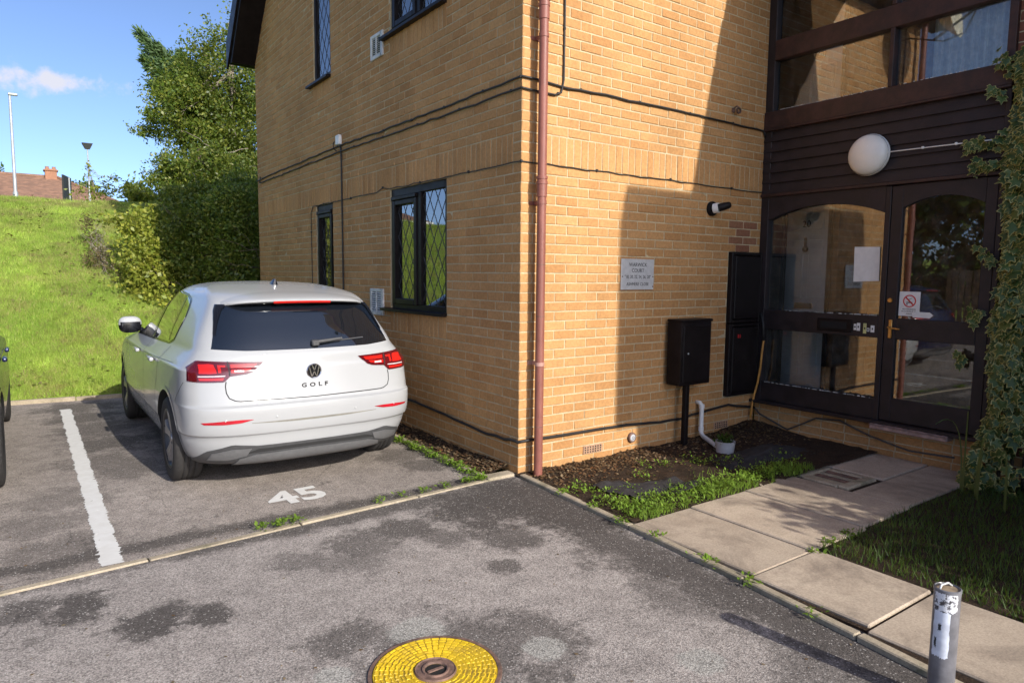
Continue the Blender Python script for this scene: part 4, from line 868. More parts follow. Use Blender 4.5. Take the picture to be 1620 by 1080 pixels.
# ------------------------------------------------------------------ things set in the ground
mh = empty('manhole_cover', (-1.8135, -1.9425, 0), 'round yellow plastic access cover with rusty centre in the tarmac', 'manhole cover')
cx, cy = -1.8135, -1.9425
m = MB(); m.lathe([(.247, .004), (.262, .004), (.264, .001), (.262, -.01)], (cx, cy, .003), 'z', 64); m.build('frame', M['rust'], mh)
m = MB(); m.lathe([(0, .006), (.243, .006), (.246, .001)], (cx, cy, .002), 'z', 64); m.build('plate', M['yellow_grime'], mh)
m = MB(); rr = [.087+.0193*i for i in range(9)]; n = 44
for i in range(8):                     # radial columns of low basket-weave pads
    for k in range(n if i > 2 else n//2):
        nn = n if i > 2 else n//2; t0, t1 = 2*math.pi*k/nn, 2*math.pi*(k+1)/nn; dt = (t1-t0); odd = (k+i) % 2; a, b = (.0006, .004) if odd else (.004, .0006)
        ra, rb = rr[i]+a, rr[i+1]-a; u0, u1 = t0+dt*b*14, t1-dt*b*14; hz = .0088+random.uniform(0, .0012); vv = []
        for (r, t, z) in [(ra, u0, .007), (rb, u0, .007), (rb, u1, .007), (ra, u1, .007), (ra+.0035, u0+dt*.1, hz), (rb-.0035, u0+dt*.1, hz+.002), (rb-.0035, u1-dt*.1, hz+.002), (ra+.0035, u1-dt*.1, hz)]: vv.append((cx+r*math.cos(t), cy+r*math.sin(t), z))
        m.add(vv, [(4, 5, 6, 7), (0, 1, 5, 4), (1, 2, 6, 5), (2, 3, 7, 6), (3, 0, 4, 7)])
tag(m.build('tread_block', M['yellow'], mh), kind='stuff')
m = MB(); m.lathe([(.042, .010), (.046, .017), (.052, .018), (.056, .012), (.076, .012), (.080, .016), (.084, .008)], (cx, cy, 0), 'z', 48); m.build('centre_ring', M['rust'], mh, 'auto'); m = MB(); m.lathe([(0, .009), (.042, .009)], (cx, cy, 0), 'z', 32); m.build('centre_cap', M['dark_hole'], mh)
m = MB(); m.bbox(cx-.035, cx+.035, cy-.008, cy+.008, .008, .014, .002); o = m.build('lift_bar', M['rust'], mh); 
dg_ = empty('drain_grate', (1.97, -1.45, 0), 'small broken concrete gully surround with iron grate between the slabs', 'drain')
m = MB(); m.bbox(1.78, 2.2, -1.66, -1.58, -.03, .035, .01); m.bbox(1.80, 2.2, -1.30, -1.23, -.03, .03, .01); m.bbox(1.77, 1.84, -1.58, -1.30, -.03, .033, .01); m.bbox(2.14, 2.21, -1.58, -1.30, -.03, .03, .01); m.build('surround', M['edging'], dg_)
for i in range(4): x = 1.87+i*.075; MB().bbox(x, x+.045, -1.58, -1.30, .0, .022, .006).build('bar', M['rust'] if i % 2 else M['edging'], dg_)
MB().box(1.83, 2.15, -1.59, -1.29, -.04, -.03).build('pit', M['dark_hole'], dg_)
bo = empty('bollard', (-.385, -3.178, 0), 'short black metal bollard with peeling white sticker beside the path', 'bollard'); bx, by, bh = -.385, -3.178, .452
m = MB(); m.lathe([(.043, -.02), (.043, bh-.012), (.0445, bh-.012), (.0445, bh-.002), (.041, bh), (.038, bh-.006), (0, bh-.006)], (bx, by, 0), 'z', 32); m.build('post', plain('bollard_paint', (.15, .148, .16), .36, .25, 14, .15), bo, 'auto')
m = MB(); m.tube([(bx-.034, by+.012, bh-.004), (bx-.02, by+.014, bh+.008), (bx+.02, by+.008, bh+.008), (bx+.034, by, bh-.004)], .004, 6); m.build('lift_handle', M['steel'], bo, True)
m = MB(); m.lathe([(0, bh-.0055), (.037, bh-.0055)], (bx, by, 0), 'z', 24); m.build('cap', plain('bollard_cap', (.33, .25, .17), .6, .3, 30, .2, metal=.4), bo)
def sticker(a0, a1, z0, z1, name, mat, rough=.004):
    q = MB(); N = 16; v = []; na = 14
    for j in range(na+1):
        for i in range(N+1):
            a = a0+(a1-a0)*i/N+(random.uniform(-.04, .04) if i in (0, N) else 0); z = z0+(z1-z0)*j/na+(random.uniform(-rough, rough) if j in (0, na) else 0); v.append((bx+.0437*math.cos(a), by+.0437*math.sin(a), z))
    q.add(v, [(j*(N+1)+i, j*(N+1)+i+1, (j+1)*(N+1)+i+1, (j+1)*(N+1)+i) for j in range(na) for i in range(N)]); q.build(name, mat, bo, True)
def peeling():
    t = NT('peeling_sticker'); c = t.mix(t.rng(t.noise(38, 6, .7), .50, .58), (.74, .75, .78), (.06, .055, .06)); return t.done(t.bsdf(c, .5))
ac = math.atan2(CAM.y-by, CAM.x-bx)
sticker(ac-.95, ac+.35, .20, .372, 'sticker', plain('white_sticker', (.66, .70, .78), .5, .12, 20, .05, col2=(.5, .53, .6))); sticker(ac-1.0, ac+.85, .372, .44, 'torn_sticker', peeling())
sticker(ac-.5, ac-.28, .30, .325, 'smudge', M['ink'], .008); sticker(ac-.75, ac-.58, .235, .27, 'smudge', M['ink'], .006)
# ------------------------------------------------------------------ cars
def pchip(xk, yk, x):
    xk, yk, x = np.asarray(xk, float), np.asarray(yk, float), np.asarray(x, float); h = np.diff(xk); d = np.diff(yk)/h; m = np.zeros(len(xk))
    for i in range(1, len(xk)-1):
        if d[i-1]*d[i] > 0: w1, w2 = 2*h[i]+h[i-1], h[i]+2*h[i-1]; m[i] = (w1+w2)/(w1/d[i-1]+w2/d[i])
    m[0], m[-1] = d[0], d[-1]; k = np.clip(np.searchsorted(xk, x)-1, 0, len(h)-1); t = (x-xk[k])/h[k]
    return ((1+2*t)*(1-t)**2)*yk[k]+(t*(1-t)**2)*h[k]*m[k]+(t*t*(3-2*t))*yk[k+1]+(t*t*(t-1))*h[k]*m[k+1]
def paint(name, col, rough=.22, metal=0):
    t = NT(name); c = t.val(col, t.rng(t.noise(2.0, 5, .6), .3, .7, .97, 1.02)); c = t.mix(t.rng(t.noise(45, 4, .7), .66, .8, 0, .10), c, (.35, .32, .28))
    return t.done(t.bsdf(c, rough, metal, .5, None, .4))
CM = dict(white=paint('white_car_paint', (.365, .37, .374), .24), blue=paint('blue_car_paint', (.008, .014, .06), .25, .3), trim=plain('grey_bumper_trim', (.060, .060, .062), .55, .12, 30, .15, 300), trim2=plain('pale_bumper_trim', (.13, .13, .132), .5, .1, 30, .15, 300), gloss=plain('gloss_black', (.008, .008, .010), .12, .1, 5, 0),
          gap=plain('panel_gap', (.02, .02, .02), .8, .1, 5, 0), tyre=plain('tyre_rubber', (.028, .026, .025), .8, .25, 40, .3), rim=plain('alloy_wheel', (.32, .31, .31), .35, .1, 20, .05, metal=.7), rimdark=plain('dark_alloy', (.03, .03, .032), .4, .2, 20, .05), chrome=plain('chrome', (.6, .6, .62), .12, .05, 10, 0, metal=1.0), well=plain('wheel_well', (.008, .008, .008), .95, .2, 10, 0))
def cglass(name, col):
    t = NT(name); return t.done(t.bsdf(col, .03, 0, 1.0, None, 1.0))
CM['glass'] = cglass('tinted_car_glass', (.006, .008, .012))
def lamp_mat(name, col, rough=.12):
    t = NT(name); st = t.noise(6, 2, .5); return t.done(t.bsdf(t.val(col, t.rng(st, .3, .7, .85, 1.1)), rough, 0, .6, None, .8))
CM['red'] = lamp_mat('red_lens', (.50, .012, .008)); CM['darkred'] = lamp_mat('dark_red_lens', (.085, .003, .006)); CM['reflector'] = lamp_mat('reflector', (.42, .010, .022)); CM['clear'] = lamp_mat('clear_lens', (.62, .5, .5))
ZK = [.17, .22, .28, .36, .430, .445, .54, .60, .635, .650, .70, .78, .86, .882, .902, .97, 1.01, 1.05, 1.12, 1.20, 1.29, 1.35, 1.39, 1.42, 1.446, 1.468, 1.480, 1.485]
HW = [.74, .80, .843, .868, .882, .888, .893, .894, .894, .893, .891, .888, .884, .882, .866, .812, .786, .772, .742, .700, .652, .618, .595, .555, .50, .40, .26, .08]
YR = [.34, .13, .080, .052, .033, .020, .004, .0, .004, .034, .050, .066, .080, .084, .092, .100, .126, .150, .196, .252, .318, .385, .50, .66, .86, 1.06, 1.25, 1.38]
YF = [3.9, 4.12, 4.20, 4.245, 4.265, 4.27, 4.28, 4.28, 4.275, 4.27, 4.24, 4.12, 3.88, 3.78, 3.68, 3.34, 3.14, 3.03, 2.87, 2.68, 2.47, 2.33, 2.18, 2.05, 1.92, 1.75, 1.60, 1.42]
DC = [.40, .44, .46, .46, .46, .45, .44, .44, .44, .43, .42, .41, .40, .40, .39, .38, .36, .35, .34, .33, .32, .31, .30, .29, .28, .26, .22, .10]
NE = [2.8, 2.9, 3.0, 3.2, 3.3, 3.4, 3.5, 3.5, 3.5, 3.5, 3.5, 3.4, 3.4, 3.4, 3.2, 3.1, 3.0, 3.0, 3.0, 3.0, 3.0, 2.9, 2.8, 2.6, 2.4, 2.2, 2.0, 2.0]
AX_R, AX_F, WR, TRK = .80, 3.436, .316, .775
def hull(stretch=1.0):
    zz = np.concatenate([np.linspace(.17, .42, 16), np.linspace(.427, .45, 7), np.linspace(.46, .62, 11), np.linspace(.628, .66, 10), np.linspace(.67, .87, 17), np.linspace(.876, .908, 9), np.linspace(.918, 1.38, 42), np.linspace(1.388, 1.484, 26)])
    hw, yr, yf, dc, ne = (pchip(ZK, a, zz) for a in (HW, YR, YF, DC, NE))
    NT_, NS, NF = 30, 44, 26; rings = []
    for k, z in enumerate(zz):
        w, a, b, D, n = hw[k], yr[k], yf[k]*stretch, dc[k], ne[k]; Df = min(.75, (b-a)*.35); half = []
        for i in range(NT_):
            t = (i/NT_)*math.pi/2; half.append((w*math.sin(t)**(2/n), a+D*(1-math.cos(t)**(2/n))))
        for i in range(NS): half.append((w, a+D+(b-Df-a-D)*i/NS))
        for i in range(NF+1):
            t = (1-i/NF)*math.pi/2; half.append((w*math.sin(t)**(2/2.5), b-Df*(1-math.cos(t)**(2/2.5))))
        pts = []
        for (x, y) in half:
            tr = max(0, min(1, (1.55-y)/1.55)); tf = max(0, min(1, (y-2.9)/1.4)); up_ = max(0, min(1, (z-.93)/.2))
            pts.append((x*(1-(.062+.030*up_)*tr*tr-.075*tf*tf), y))
        rings.append([(x, y, z) for x, y in pts]+[(-x, y, z) for x, y in pts[-2:0:-1]])
    n = len(rings[0]); v = [p for r in rings for p in r]; f = []
    for k in range(len(rings)-1):
        for i in range(n): f.append((k*n+i, k*n+(i+1) % n, (k+1)*n+(i+1) % n, (k+1)*n+i))
    v.append((0, 1.4, 1.4852)); top = len(v)-1; o = (len(rings)-1)*n
    for i in range(n): f.append((o+i, o+(i+1) % n, top))
    v.append((0, 2.1, .17)); bot = len(v)-1
    for i in range(n): f.append(((i+1) % n, i, bot))
    return v, f
def car_body(name, mats, stretch=1.0):
    v, f = hull(stretch); me = bpy.data.meshes.new(name); me.from_pydata(v, [], f); me.update()
    bvh = BVHTree.FromPolygons([Vector(p) for p in v], f)
    ob = bpy.data.objects.new('tmp', me); COL.objects.link(ob)
    for m in mats: me.materials.append(m)
    cut = MB(); cutters = []
    for y in (AX_R, AX_F*stretch):
        for s in (-1, 1):
            c = MB(); c.mi = 0; c.lathe([(0, s*.56), (.352, s*.56), (.358, s*.80), (.362, s*1.0), (0, s*1.0)], (0, y, WR+.012), 'x', 56); cm = c.mesh('cut'); cm.polygons.foreach_set('material_index', [1]*len(cm.polygons))
            for m in mats: cm.materials.append(m)
            co = bpy.data.objects.new('cut', cm); COL.objects.link(co); cutters.append(co)
            md = ob.modifiers.new('b', 'BOOLEAN'); md.operation = 'DIFFERENCE'; md.solver = 'EXACT'; md.object = co
    dg = bpy.context.evaluated_depsgraph_get(); dg.update(); out = bpy.data.meshes.new_from_object(ob.evaluated_get(dg)); out.name = name
    for c in cutters: bpy.data.objects.remove(c)
    bpy.data.objects.remove(ob)
    if not len(out.materials):
        for m in mats: out.materials.append(m)
    out.polygons.foreach_set('use_smooth', [True]*len(out.polygons)); out.set_sharp_from_angle(angle=R_(30))
    return out, bvh
class Shell:
    """pieces that follow the body surface: outlines are given in the rear view (x, z) or the side view (y, z)"""
    def __init__(s, bvh, root): s.b = bvh; s.r = root
    def rear(s, x, z, off):
        h = s.b.ray_cast(Vector((x, -3, z)), Vector((0, 1, 0)))
        if h[0] is None: return Vector((x, .4, z))
        n = h[1]; n = n if n.y < 0 else -n; return h[0]+n*off
    def side(s, y, z, off, sg):
        h = s.b.ray_cast(Vector((sg*3, y, z)), Vector((-sg, 0, 0)))
        if h[0] is None: return Vector((sg*.7, y, z))
        n = h[1]; n = n if n.x*sg > 0 else -n; return h[0]+n*off
    def patch(s, name, lo, hi, mat, off=.004, skirt=.012, nu=24, nv=8, side=0, parent=None):
        def res(pl, n):
            pl = [Vector(p) for p in pl]; L = [0]
            for a, b in zip(pl[:-1], pl[1:]): L.append(L[-1]+(b-a).length)
            out = []
            for i in range(n+1):
                t = L[-1]*i/n; k = 0
                while k < len(L)-2 and L[k+1] < t: k += 1
                out.append(pl[k].lerp(pl[k+1], (t-L[k])/max(L[k+1]-L[k], 1e-9)))
            return out
        A, B = res(lo, nu), res(hi, nu); f = (lambda p, o: s.side(p.x, p.y, o, side)) if side else (lambda p, o: s.rear(p.x, p.y, o))
        vv = [f(A[i].lerp(B[i], j/nv), off) for j in range(nv+1) for i in range(nu+1)]; W_ = nu+1
        ff = [(j*W_+i, j*W_+i+1, (j+1)*W_+i+1, (j+1)*W_+i) for j in range(nv) for i in range(nu)]
        ring = [i for i in range(W_)]+[j*W_+nu for j in range(1, nv+1)]+[nv*W_+i for i in range(nu-1, -1, -1)]+[j*W_ for j in range(nv-1, 0, -1)]
        base = len(vv); d = Vector((-side, 0, 0)) if side else Vector((0, 1, 0))
        for i in ring: vv.append(Vector(vv[i])+d*skirt)
        n = len(ring); ff += [(ring[i], ring[(i+1) % n], base+(i+1) % n, base+i) for i in range(n)]
        m = MB(); m.add(vv, ff); o = m.build(name, mat, parent or s.r, False, local=True)
        o.data.polygons.foreach_set('use_smooth', [True]*len(o.data.polygons)); o.data.set_sharp_from_angle(angle=R_(45)); return o
    def strip(s, name, pts, w, mat, off=.0012, side=0, parent=None, step=.015):
        pts = [Vector(p) for p in pts]; path = []
        for a, b in zip(pts[:-1], pts[1:]):
            k = max(1, int((b-a).length/step)); path += [a.lerp(b, i/k) for i in range(k)]
        path.append(pts[-1]); vv = []
        for i, p in enumerate(path):
            t = (path[min(i+1, len(path)-1)]-path[max(i-1, 0)]).normalized(); n = Vector((-t.y, t.x))*w/2
            for q in (p-n, p+n): vv.append(s.side(q.x, q.y, off, side) if side else s.rear(q.x, q.y, off))
        m = MB(); m.add(vv, [(2*i, 2*i+1, 2*i+3, 2*i+2) for i in range(len(path)-1)]); return m.build(name, mat, parent or s.r, False, local=True)
def wheel(root, x, y, sg, blue=False):
    m = MB(); w = .105; R = WR
    m.lathe([(R-.105, -w*.86), (R-.06, -w), (R-.02, -w*.93), (R-.004, -w*.78), (R, -w*.6), (R, -w*.40), (R-.008, -w*.38), (R-.008, -w*.34), (R, -w*.32), (R, -w*.05), (R-.008, -w*.03), (R-.008, w*.03), (R, w*.05), (R, w*.32), (R-.008, w*.34), (R-.008, w*.38), (R, w*.40), (R, w*.6), (R-.004, w*.78), (R-.02, w*.93), (R-.06, w), (R-.105, w*.86)], (0, 0, 0), 'x', 48)
    t = m.build('wheel', CM['tyre'], root, True, local=True); t.location = (x, y, WR)
    m = MB(); s = sg; m.lathe([(R-.104, s*w*.86), (R-.095, s*w*.93), (R-.112, s*w*.86), (R-.118, s*w*.3), (R-.12, -s*w*.5), (0, -s*w*.5)], (0, 0, 0), 'x', 40); m.build('rim_barrel', CM['rimdark'], t, True, local=True)
    m = MB()
    for k in range(5):
        a = 2*math.pi*k/5+.3
        for (da, db) in ((-.10, -.30), (.10, .30)):
            pts = []
            for (r, ang, wd, xx) in ((.045, a+da*.6, .02, .072), (.12, a+da, .017, .082), (R-.103, a+db*.55, .026, .088)):
                c, d = math.cos(ang), math.sin(ang); pts.append((Vector((s*xx, r*c, r*d)), Vector((0, -d, c))*wd))
            for (p, n1), (q, n2) in zip(pts[:-1], pts[1:]):
                o = Vector((-s*.022, 0, 0)); m.add([p-n1, p+n1, q+n2, q-n2, p-n1*1.3+o, p+n1*1.3+o, q+n2*1.3+o, q-n2*1.3+o], [(0, 1, 2, 3), (0, 4, 5, 1), (1, 5, 6, 2), (2, 6, 7, 3), (3, 7, 4, 0)])
    m.lathe([(R-.112, s*.080), (R-.103, s*.094), (R-.093, s*.096), (R-.09, s*.088)], (0, 0, 0), 'x', 40)
    m.lathe([(0, s*.082), (.03, s*.08), (.034, s*.07), (.055, s*.06)], (0, 0, 0), 'x', 24)
    m.build('rim', CM['rim'], t, False, local=True)
    m = MB(); m.lathe([(.04, s*.02), (.135, s*.02), (.135, s*.0), (.04, s*.0)], (0, 0, 0), 'x', 32, True); m.build('brake_disc', CM['rim'], t, True, local=True)
def mir(pl): return [(-a, b) for a, b in pl]
def make_car(name, loc, label, body_mat, golf=True, stretch=1.0, rz=0.0, mirror=1.0):
    root = empty(name, loc, label, 'car', 'cars parked in the bays'); root.rotation_euler.z = rz
    me, bvh = car_body('body', [body_mat, CM['well']], stretch); body = link('body', me, [body_mat, CM['well']], root, local=True)
    S = Shell(bvh, root)
    for y in (AX_R, AX_F*stretch):
        for s in (-1, 1): wheel(root, s*TRK, y, s)
    m = MB(); m.bbox(-.66, .66, .5, 3.9*stretch, .13, .20, .02); m.build('underbody', CM['well'], root, local=True)
    # tailgate glass, spoiler, high brake light
    lo = [(-.660, 1.026), (-.45, 1.012), (0, 1.008), (.45, 1.012), (.660, 1.026)]; hi = [(-.572, 1.322), (-.3, 1.336), (0, 1.340), (.3, 1.336), (.572, 1.322)]
    S.patch('rear_window', lo, hi, CM['glass'], .003, .02, 40, 16)
    for s in (1, -1):
        a = [(s*.630, 1.12), (s*.615, 1.18), (s*.592, 1.28), (s*.572, 1.322)]; b = [(s*.620, 1.115), (s*.590, 1.20), (s*.553, 1.28), (s*.515, 1.322)]
        S.patch('spoiler_fin', a, b, CM['gloss'], .009, .012, 16, 5)
    # roof spoiler: swept section that dies into the hull at both ends
    N = 40
    def lip(x): e = abs(x)/.57; return .285+.035*e**2+.21*e**7, .022*e**2.4+.018*e**8
    vv = []
    for i in range(N+1):
        x = -.57+1.14*i/N; yb, dr = lip(x); yf_ = max(.80, yb+.12)
        vv += [(x, yf_, 1.4375-dr*1.5), (x, (yf_+yb)/2+.02, 1.408-dr*1.35), (x, yb+.03, 1.374-dr), (x, yb+.004, 1.361-dr), (x, yb, 1.354-dr), (x, yb+.006, 1.346-dr), (x, yb+.05, 1.338-dr), (x, max(.46, yb+.08), 1.322-dr*1.2), (x, yf_, 1.36-dr)]
    m = MB(); K = 9; m.add(vv, [(i*K+j, i*K+(j+1) % K, (i+1)*K+(j+1) % K, (i+1)*K+j) for i in range(N) for j in range(K)]+[tuple(range(K)), tuple(N*K+j for j in range(K-1, -1, -1))]); sp_ = m.build('roof_spoiler', body_mat, root, False, local=True); sp_.data.polygons.foreach_set('use_smooth', [True]*len(sp_.data.polygons)); sp_.data.set_sharp_from_angle(angle=R_(50))
    vv = []
    for i in range(N+1):
        x = -.55+1.1*i/N; yb, dr = lip(x); vv += [(x, yb+.003, 1.346-dr), (x, yb+.006, 1.342-dr), (x, yb+.048, 1.334-dr), (x, max(.46, yb+.08), 1.318-dr*1.2)]
    m = MB(); m.add(vv, [(i*4+j, i*4+j+1, i*4+j+5, i*4+j+4) for i in range(N) for j in range(3)]); m.build('spoiler_underside', CM['gloss'], sp_, True, local=True)
    vv = []
    for i in range(N+1):
        x = -.215+.43*i/N; yb, dr = lip(x); vv += [(x, yb-.002, 1.353-dr), (x, yb-.001, 1.337-dr), (x, yb+.03, 1.335-dr)]
    m = MB(); m.add(vv, [(3*i+j, 3*i+j+1, 3*i+j+4, 3*i+j+3) for i in range(N) for j in range(2)]); m.build('high_brake_light', CM['red'], sp_, True, local=True)
    # rear lamps
    for s in (-1, 1):
        q = lambda pl: [(s*a, b) for a, b in pl]
        L = S.patch('tail_light', q([(0.8162, 0.8180), (0.7530, 0.8110), (0.6092, 0.8100), (0.5720, 0.8480), (0.4650, 0.8580), (0.4232, 0.8730), (0.3581, 0.9300)]), q([(0.8122, 0.9030), (0.7530, 0.9500), (0.6714, 0.9480), (0.5766, 0.9440), (0.4650, 0.9400), (0.3999, 0.9380), (0.3534, 0.9360)]), CM['darkred'], .006, .02, 40, 10)
        S.patch('lamp_bar', q([(0.7530, 0.8700), (0.6918, 0.8680), (0.6510, 0.8700)]), q([(0.7479, 0.9260), (0.6918, 0.9300), (0.6632, 0.9260)]), CM['red'], .009, .004, 12, 6, parent=L)
        S.patch('lamp_bar', q([(0.6417, 0.8730), (0.6250, 0.8730)]), q([(0.6417, 0.9210), (0.6250, 0.9190)]), CM['red'], .009, .004, 4, 6, parent=L)
        S.patch('lamp_bar', q([(0.6417, 0.9100), (0.5952, 0.9080)]), q([(0.6417, 0.9230), (0.5952, 0.9210)]), CM['red'], .0092, .004, 6, 3, parent=L)
        S.patch('lamp_bar', q([(0.5626, 0.9000), (0.4836, 0.8980), (0.4139, 0.9020)]), q([(0.5626, 0.9260), (0.4836, 0.9250), (0.3952, 0.9260)]), CM['red'], .009, .004, 14, 4, parent=L)
        S.patch('lamp_bar', q([(0.5626, 0.8700), (0.5022, 0.8700), (0.4464, 0.8800)]), q([(0.5626, 0.8880), (0.5022, 0.8880), (0.4325, 0.8920)]), CM['red'], .009, .004, 12, 3, parent=L)
        S.patch('lamp_bar', q([(0.7530, 0.8230), (0.6714, 0.8220), (0.6185, 0.8220)]), q([(0.7581, 0.8380), (0.6714, 0.8380), (0.6092, 0.8380)]), CM['red'], .009, .004, 12, 3, parent=L)
        S.patch('clear_bar', q([(0.7591, 0.8460), (0.6714, 0.8460), (0.6045, 0.8480)]), q([(0.7591, 0.8540), (0.6714, 0.8540), (0.5998, 0.8550)]), CM['clear'], .0095, .004, 12, 2, parent=L)
        S.patch('clear_bar', q([(0.5441, 0.8740), (0.4836, 0.8740)]), q([(0.5441, 0.8840), (0.4836, 0.8840)]), CM['clear'], .0105, .004, 10, 2, parent=L)
        S.strip('lamp_seam', q([(0.5785, 0.9460), (0.5747, 0.8520)]), .007, CM['gap'], .0085, parent=L)
        S.patch('reflector', q([(0.7470, 0.5280), (0.6300, 0.5260), (0.5220, 0.5330), (0.4500, 0.5500)]), q([(0.7650, 0.5410), (0.6300, 0.5520), (0.5220, 0.5550), (0.4500, 0.5520)]), CM['reflector'], .004, .012, 20, 4)
    # tailgate seam, painted bumper crease shade, sensors
    seam = [(-.600, .812), (-.606, .78), (-.603, .735), (-.588, .70), (-.55, .680), (-.52, .675), (0, .668), (.52, .675), (.55, .680), (.588, .70), (.603, .735), (.606, .78), (.600, .812)]
    S.strip('tailgate_seam', seam, .007, CM['gap'])
    S.patch('crease_shade_strip', [(-.46, .524), (-.2, .513), (0, .511), (.2, .513), (.46, .524)], [(-.46, .527), (-.2, .526), (0, .526), (.2, .526), (.46, .527)], plain('crease_shadow_dirt', (.20, .19, .16), .7), .0015, .006, 30, 2)  # khaki strip paints in the shadow and dirt of the bumper crease
    for x, z in ((-.62, .552), (-.29, .556), (.29, .556), (.62, .552)):
        p = S.rear(x, z, 0); m = MB(); m.lathe([(0, -.003), (.007, -.003), (.0085, -.001), (.0095, -.0035), (.0105, 0)], p, 'y', 16); m.build('parking_sensor', body_mat, root, True, local=True)
    # lower bumper trim
    S.patch('bumper_trim', [(-.770, .222), (-.70, .218), (-.57, .216), (-.3, .222), (0, .223), (.3, .222), (.57, .216), (.70, .218), (.770, .222)], [(-.785, .245), (-.725, .325), (-.57, .372), (-.41, .352), (0, .350), (.41, .352), (.57, .372), (.725, .325), (.785, .245)], CM['trim'], .006, .03, 60, 12)
    S.patch('diffuser', [(-.55, .21), (0, .215), (.55, .21)], [(-.52, .262), (-.42, .290), (0, .296), (.42, .290), (.52, .262)], CM['trim2'], .014, .03, 40, 6)
    S.patch('trim_slot', [(-.5, .298), (-.40, .305), (0, .309), (.40, .305), (.5, .298)], [(-.5, .300), (-.40, .330), (0, .332), (.40, .330), (.5, .300)], CM['gap'], .009, .01, 40, 4)
    for s in (-1, 1):
        q = lambda pl: [(s*a, b) for a, b in pl]; S.patch('trim_scoop', q([(.71, .258), (.59, .256), (.48, .285)]), q([(.69, .312), (.57, .340), (.45, .338)]), CM['trim2'], .012, .01, 16, 6)
    # side glass, pillars, handles, seams, sills, mirrors
    k = stretch
    for s in (-1, 1):
        dl = [(.98, 1.205), (1.00, 1.045), (1.12, 1.012), (1.9*k, .995), (2.6*k, .985), (2.98*k, .985)]; dh = [(1.02, 1.265), (1.09, 1.328), (1.30, 1.368), (1.75*k, 1.388), (2.25*k, 1.325), (2.98*k, .992)]
        S.patch('window_surround', [(.965, 1.20), (.98, 1.035), (1.11, .998), (1.9*k, .980), (2.6*k, .970), (3.02*k, .970)], [(1.00, 1.275), (1.075, 1.343), (1.29, 1.382), (1.75*k, 1.403), (2.27*k, 1.337), (3.05*k, .975)], CM['gloss'], .002, .012, 50, 10, side=s)
        g = S.patch('side_window', dl, dh, CM['glass'], .005, .01, 50, 12, side=s)
        S.strip('door_pillar', [(1.83*k, 1.002), (1.93*k, 1.375)], .07, CM['gloss'], .008, side=s); S.strip('glass_bar', [(1.16, 1.022), (1.27, 1.35)], .018, CM['gloss'], .008, side=s)
        S.strip('door_seam', [(1.02, .99), (1.10, .86), (1.14, .74), (1.20, .62), (1.25, .45), (1.27, .27)], .006, CM['gap'], side=s); S.strip('door_seam', [(1.83*k, .985), (1.82*k, .6), (1.86*k, .27)], .006, CM['gap'], side=s); S.strip('door_seam', [(2.93*k, .95), (2.98*k, .6), (2.95*k, .27)], .006, CM['gap'], side=s)
        S.strip('bumper_seam', [(.30, .805), (.36, .745), (.435, .69), (.47, .65)], .005, CM['gap'], side=s)
        S.strip('shoulder_crease', [(.62, .905), (1.2, .892), (2.2*k, .872), (3.1*k, .850)], .004, CM['trim2'], .0008, side=s)
        for y in (1.24, 2.02*k):
            p = S.side(y, .868, 0, s); m = MB(); m.bbox(p.x+s*.006 if s > 0 else p.x-.040, p.x+.040 if s > 0 else p.x-.006, y-.02, y+.19, .852, .884, .012, 2); m.build('door_handle', body_mat, root, 'auto', local=True)
        S.patch('sill_trim', [(1.17, .20), (2.1*k, .19), (3.05*k, .20)], [(1.17, .262), (2.1*k, .258), (3.05*k, .262)], CM['trim'], .006, .02, 30, 4, side=s)
        for y in (AX_R, AX_F*k):
            vv = []; NN = 40
            for i in range(NN+1):
                a = math.radians(-12+204*i/NN)
                for r in (.357, .385): vv.append(S.side(y-r*math.cos(a), max(WR+.012+r*math.sin(a), .2), .004, s))
            m = MB(); m.add(vv, [(2*i, 2*i+1, 2*i+3, 2*i+2) for i in range(NN)]); m.build('arch_lip', body_mat, root, True, local=True)
        p = S.side(2.72*k, .99, 0, s); c = Vector((p.x+s*.095*mirror, 2.74*k, 1.045)); bm = bmesh.new(); bmesh.ops.create_uvsphere(bm, u_segments=20, v_segments=14, radius=1)
        for v in bm.verts:
            x, y, z = v.co; f_ = lambda t, e: math.copysign(abs(t)**e, t); v.co = c+Vector((f_(x, .7)*.10*mirror, f_(y, .75)*.085*(1 if y > 0 else .55), f_(z, .7)*.080))
        me2 = bpy.data.meshes.new('mirror_housing'); bm.to_mesh(me2); bm.free(); me2.polygons.foreach_set('use_smooth', [True]*len(me2.polygons)); me2.materials.append(body_mat); me2.materials.append(CM['gloss'])
        for pl in me2.polygons: pl.material_index = 1 if (pl.center.z < c.z-.005 or (pl.center.y < c.y-.035 and pl.center.z < c.z+.035)) else 0
        mh_ = link('mirror_housing', me2, [body_mat, CM['gloss']], root, local=True)
        m = MB(); m.tube([p+Vector((-s*.02, .02, -.0)), c+Vector((-s*.08, 0, -.06))], .028, 8); m.build('mirror_arm', CM['gloss'], mh_, True, local=True)
    # windscreen and lamps at the front
    fl = [(-.70, 1.02), (0, 1.03), (.70, 1.02)]
    for s in (-1, 1): pass
    # roof antenna and rear wiper
    m = MB(); vv = []
    for (y, w, h) in ((.96, .004, .0), (.965, .012, .052), (1.0, .020, .050), (1.06, .022, .030), (1.13, .012, .012), (1.145, .002, .006)): z = 1.457; vv += [(-w*1.6-.004, y, z-.01), (0-w*.3, y, z+h), (w*.3, y, z+h), (w*1.6+.004, y, z-.01)]
    m.add(vv, [(i*4+j, i*4+j+1, i*4+j+5, i*4+j+4) for i in range(5) for j in range(3)]+[(0, 1, 2, 3)]); m.build('antenna_fin', CM['gloss'], root, 'auto', local=True)
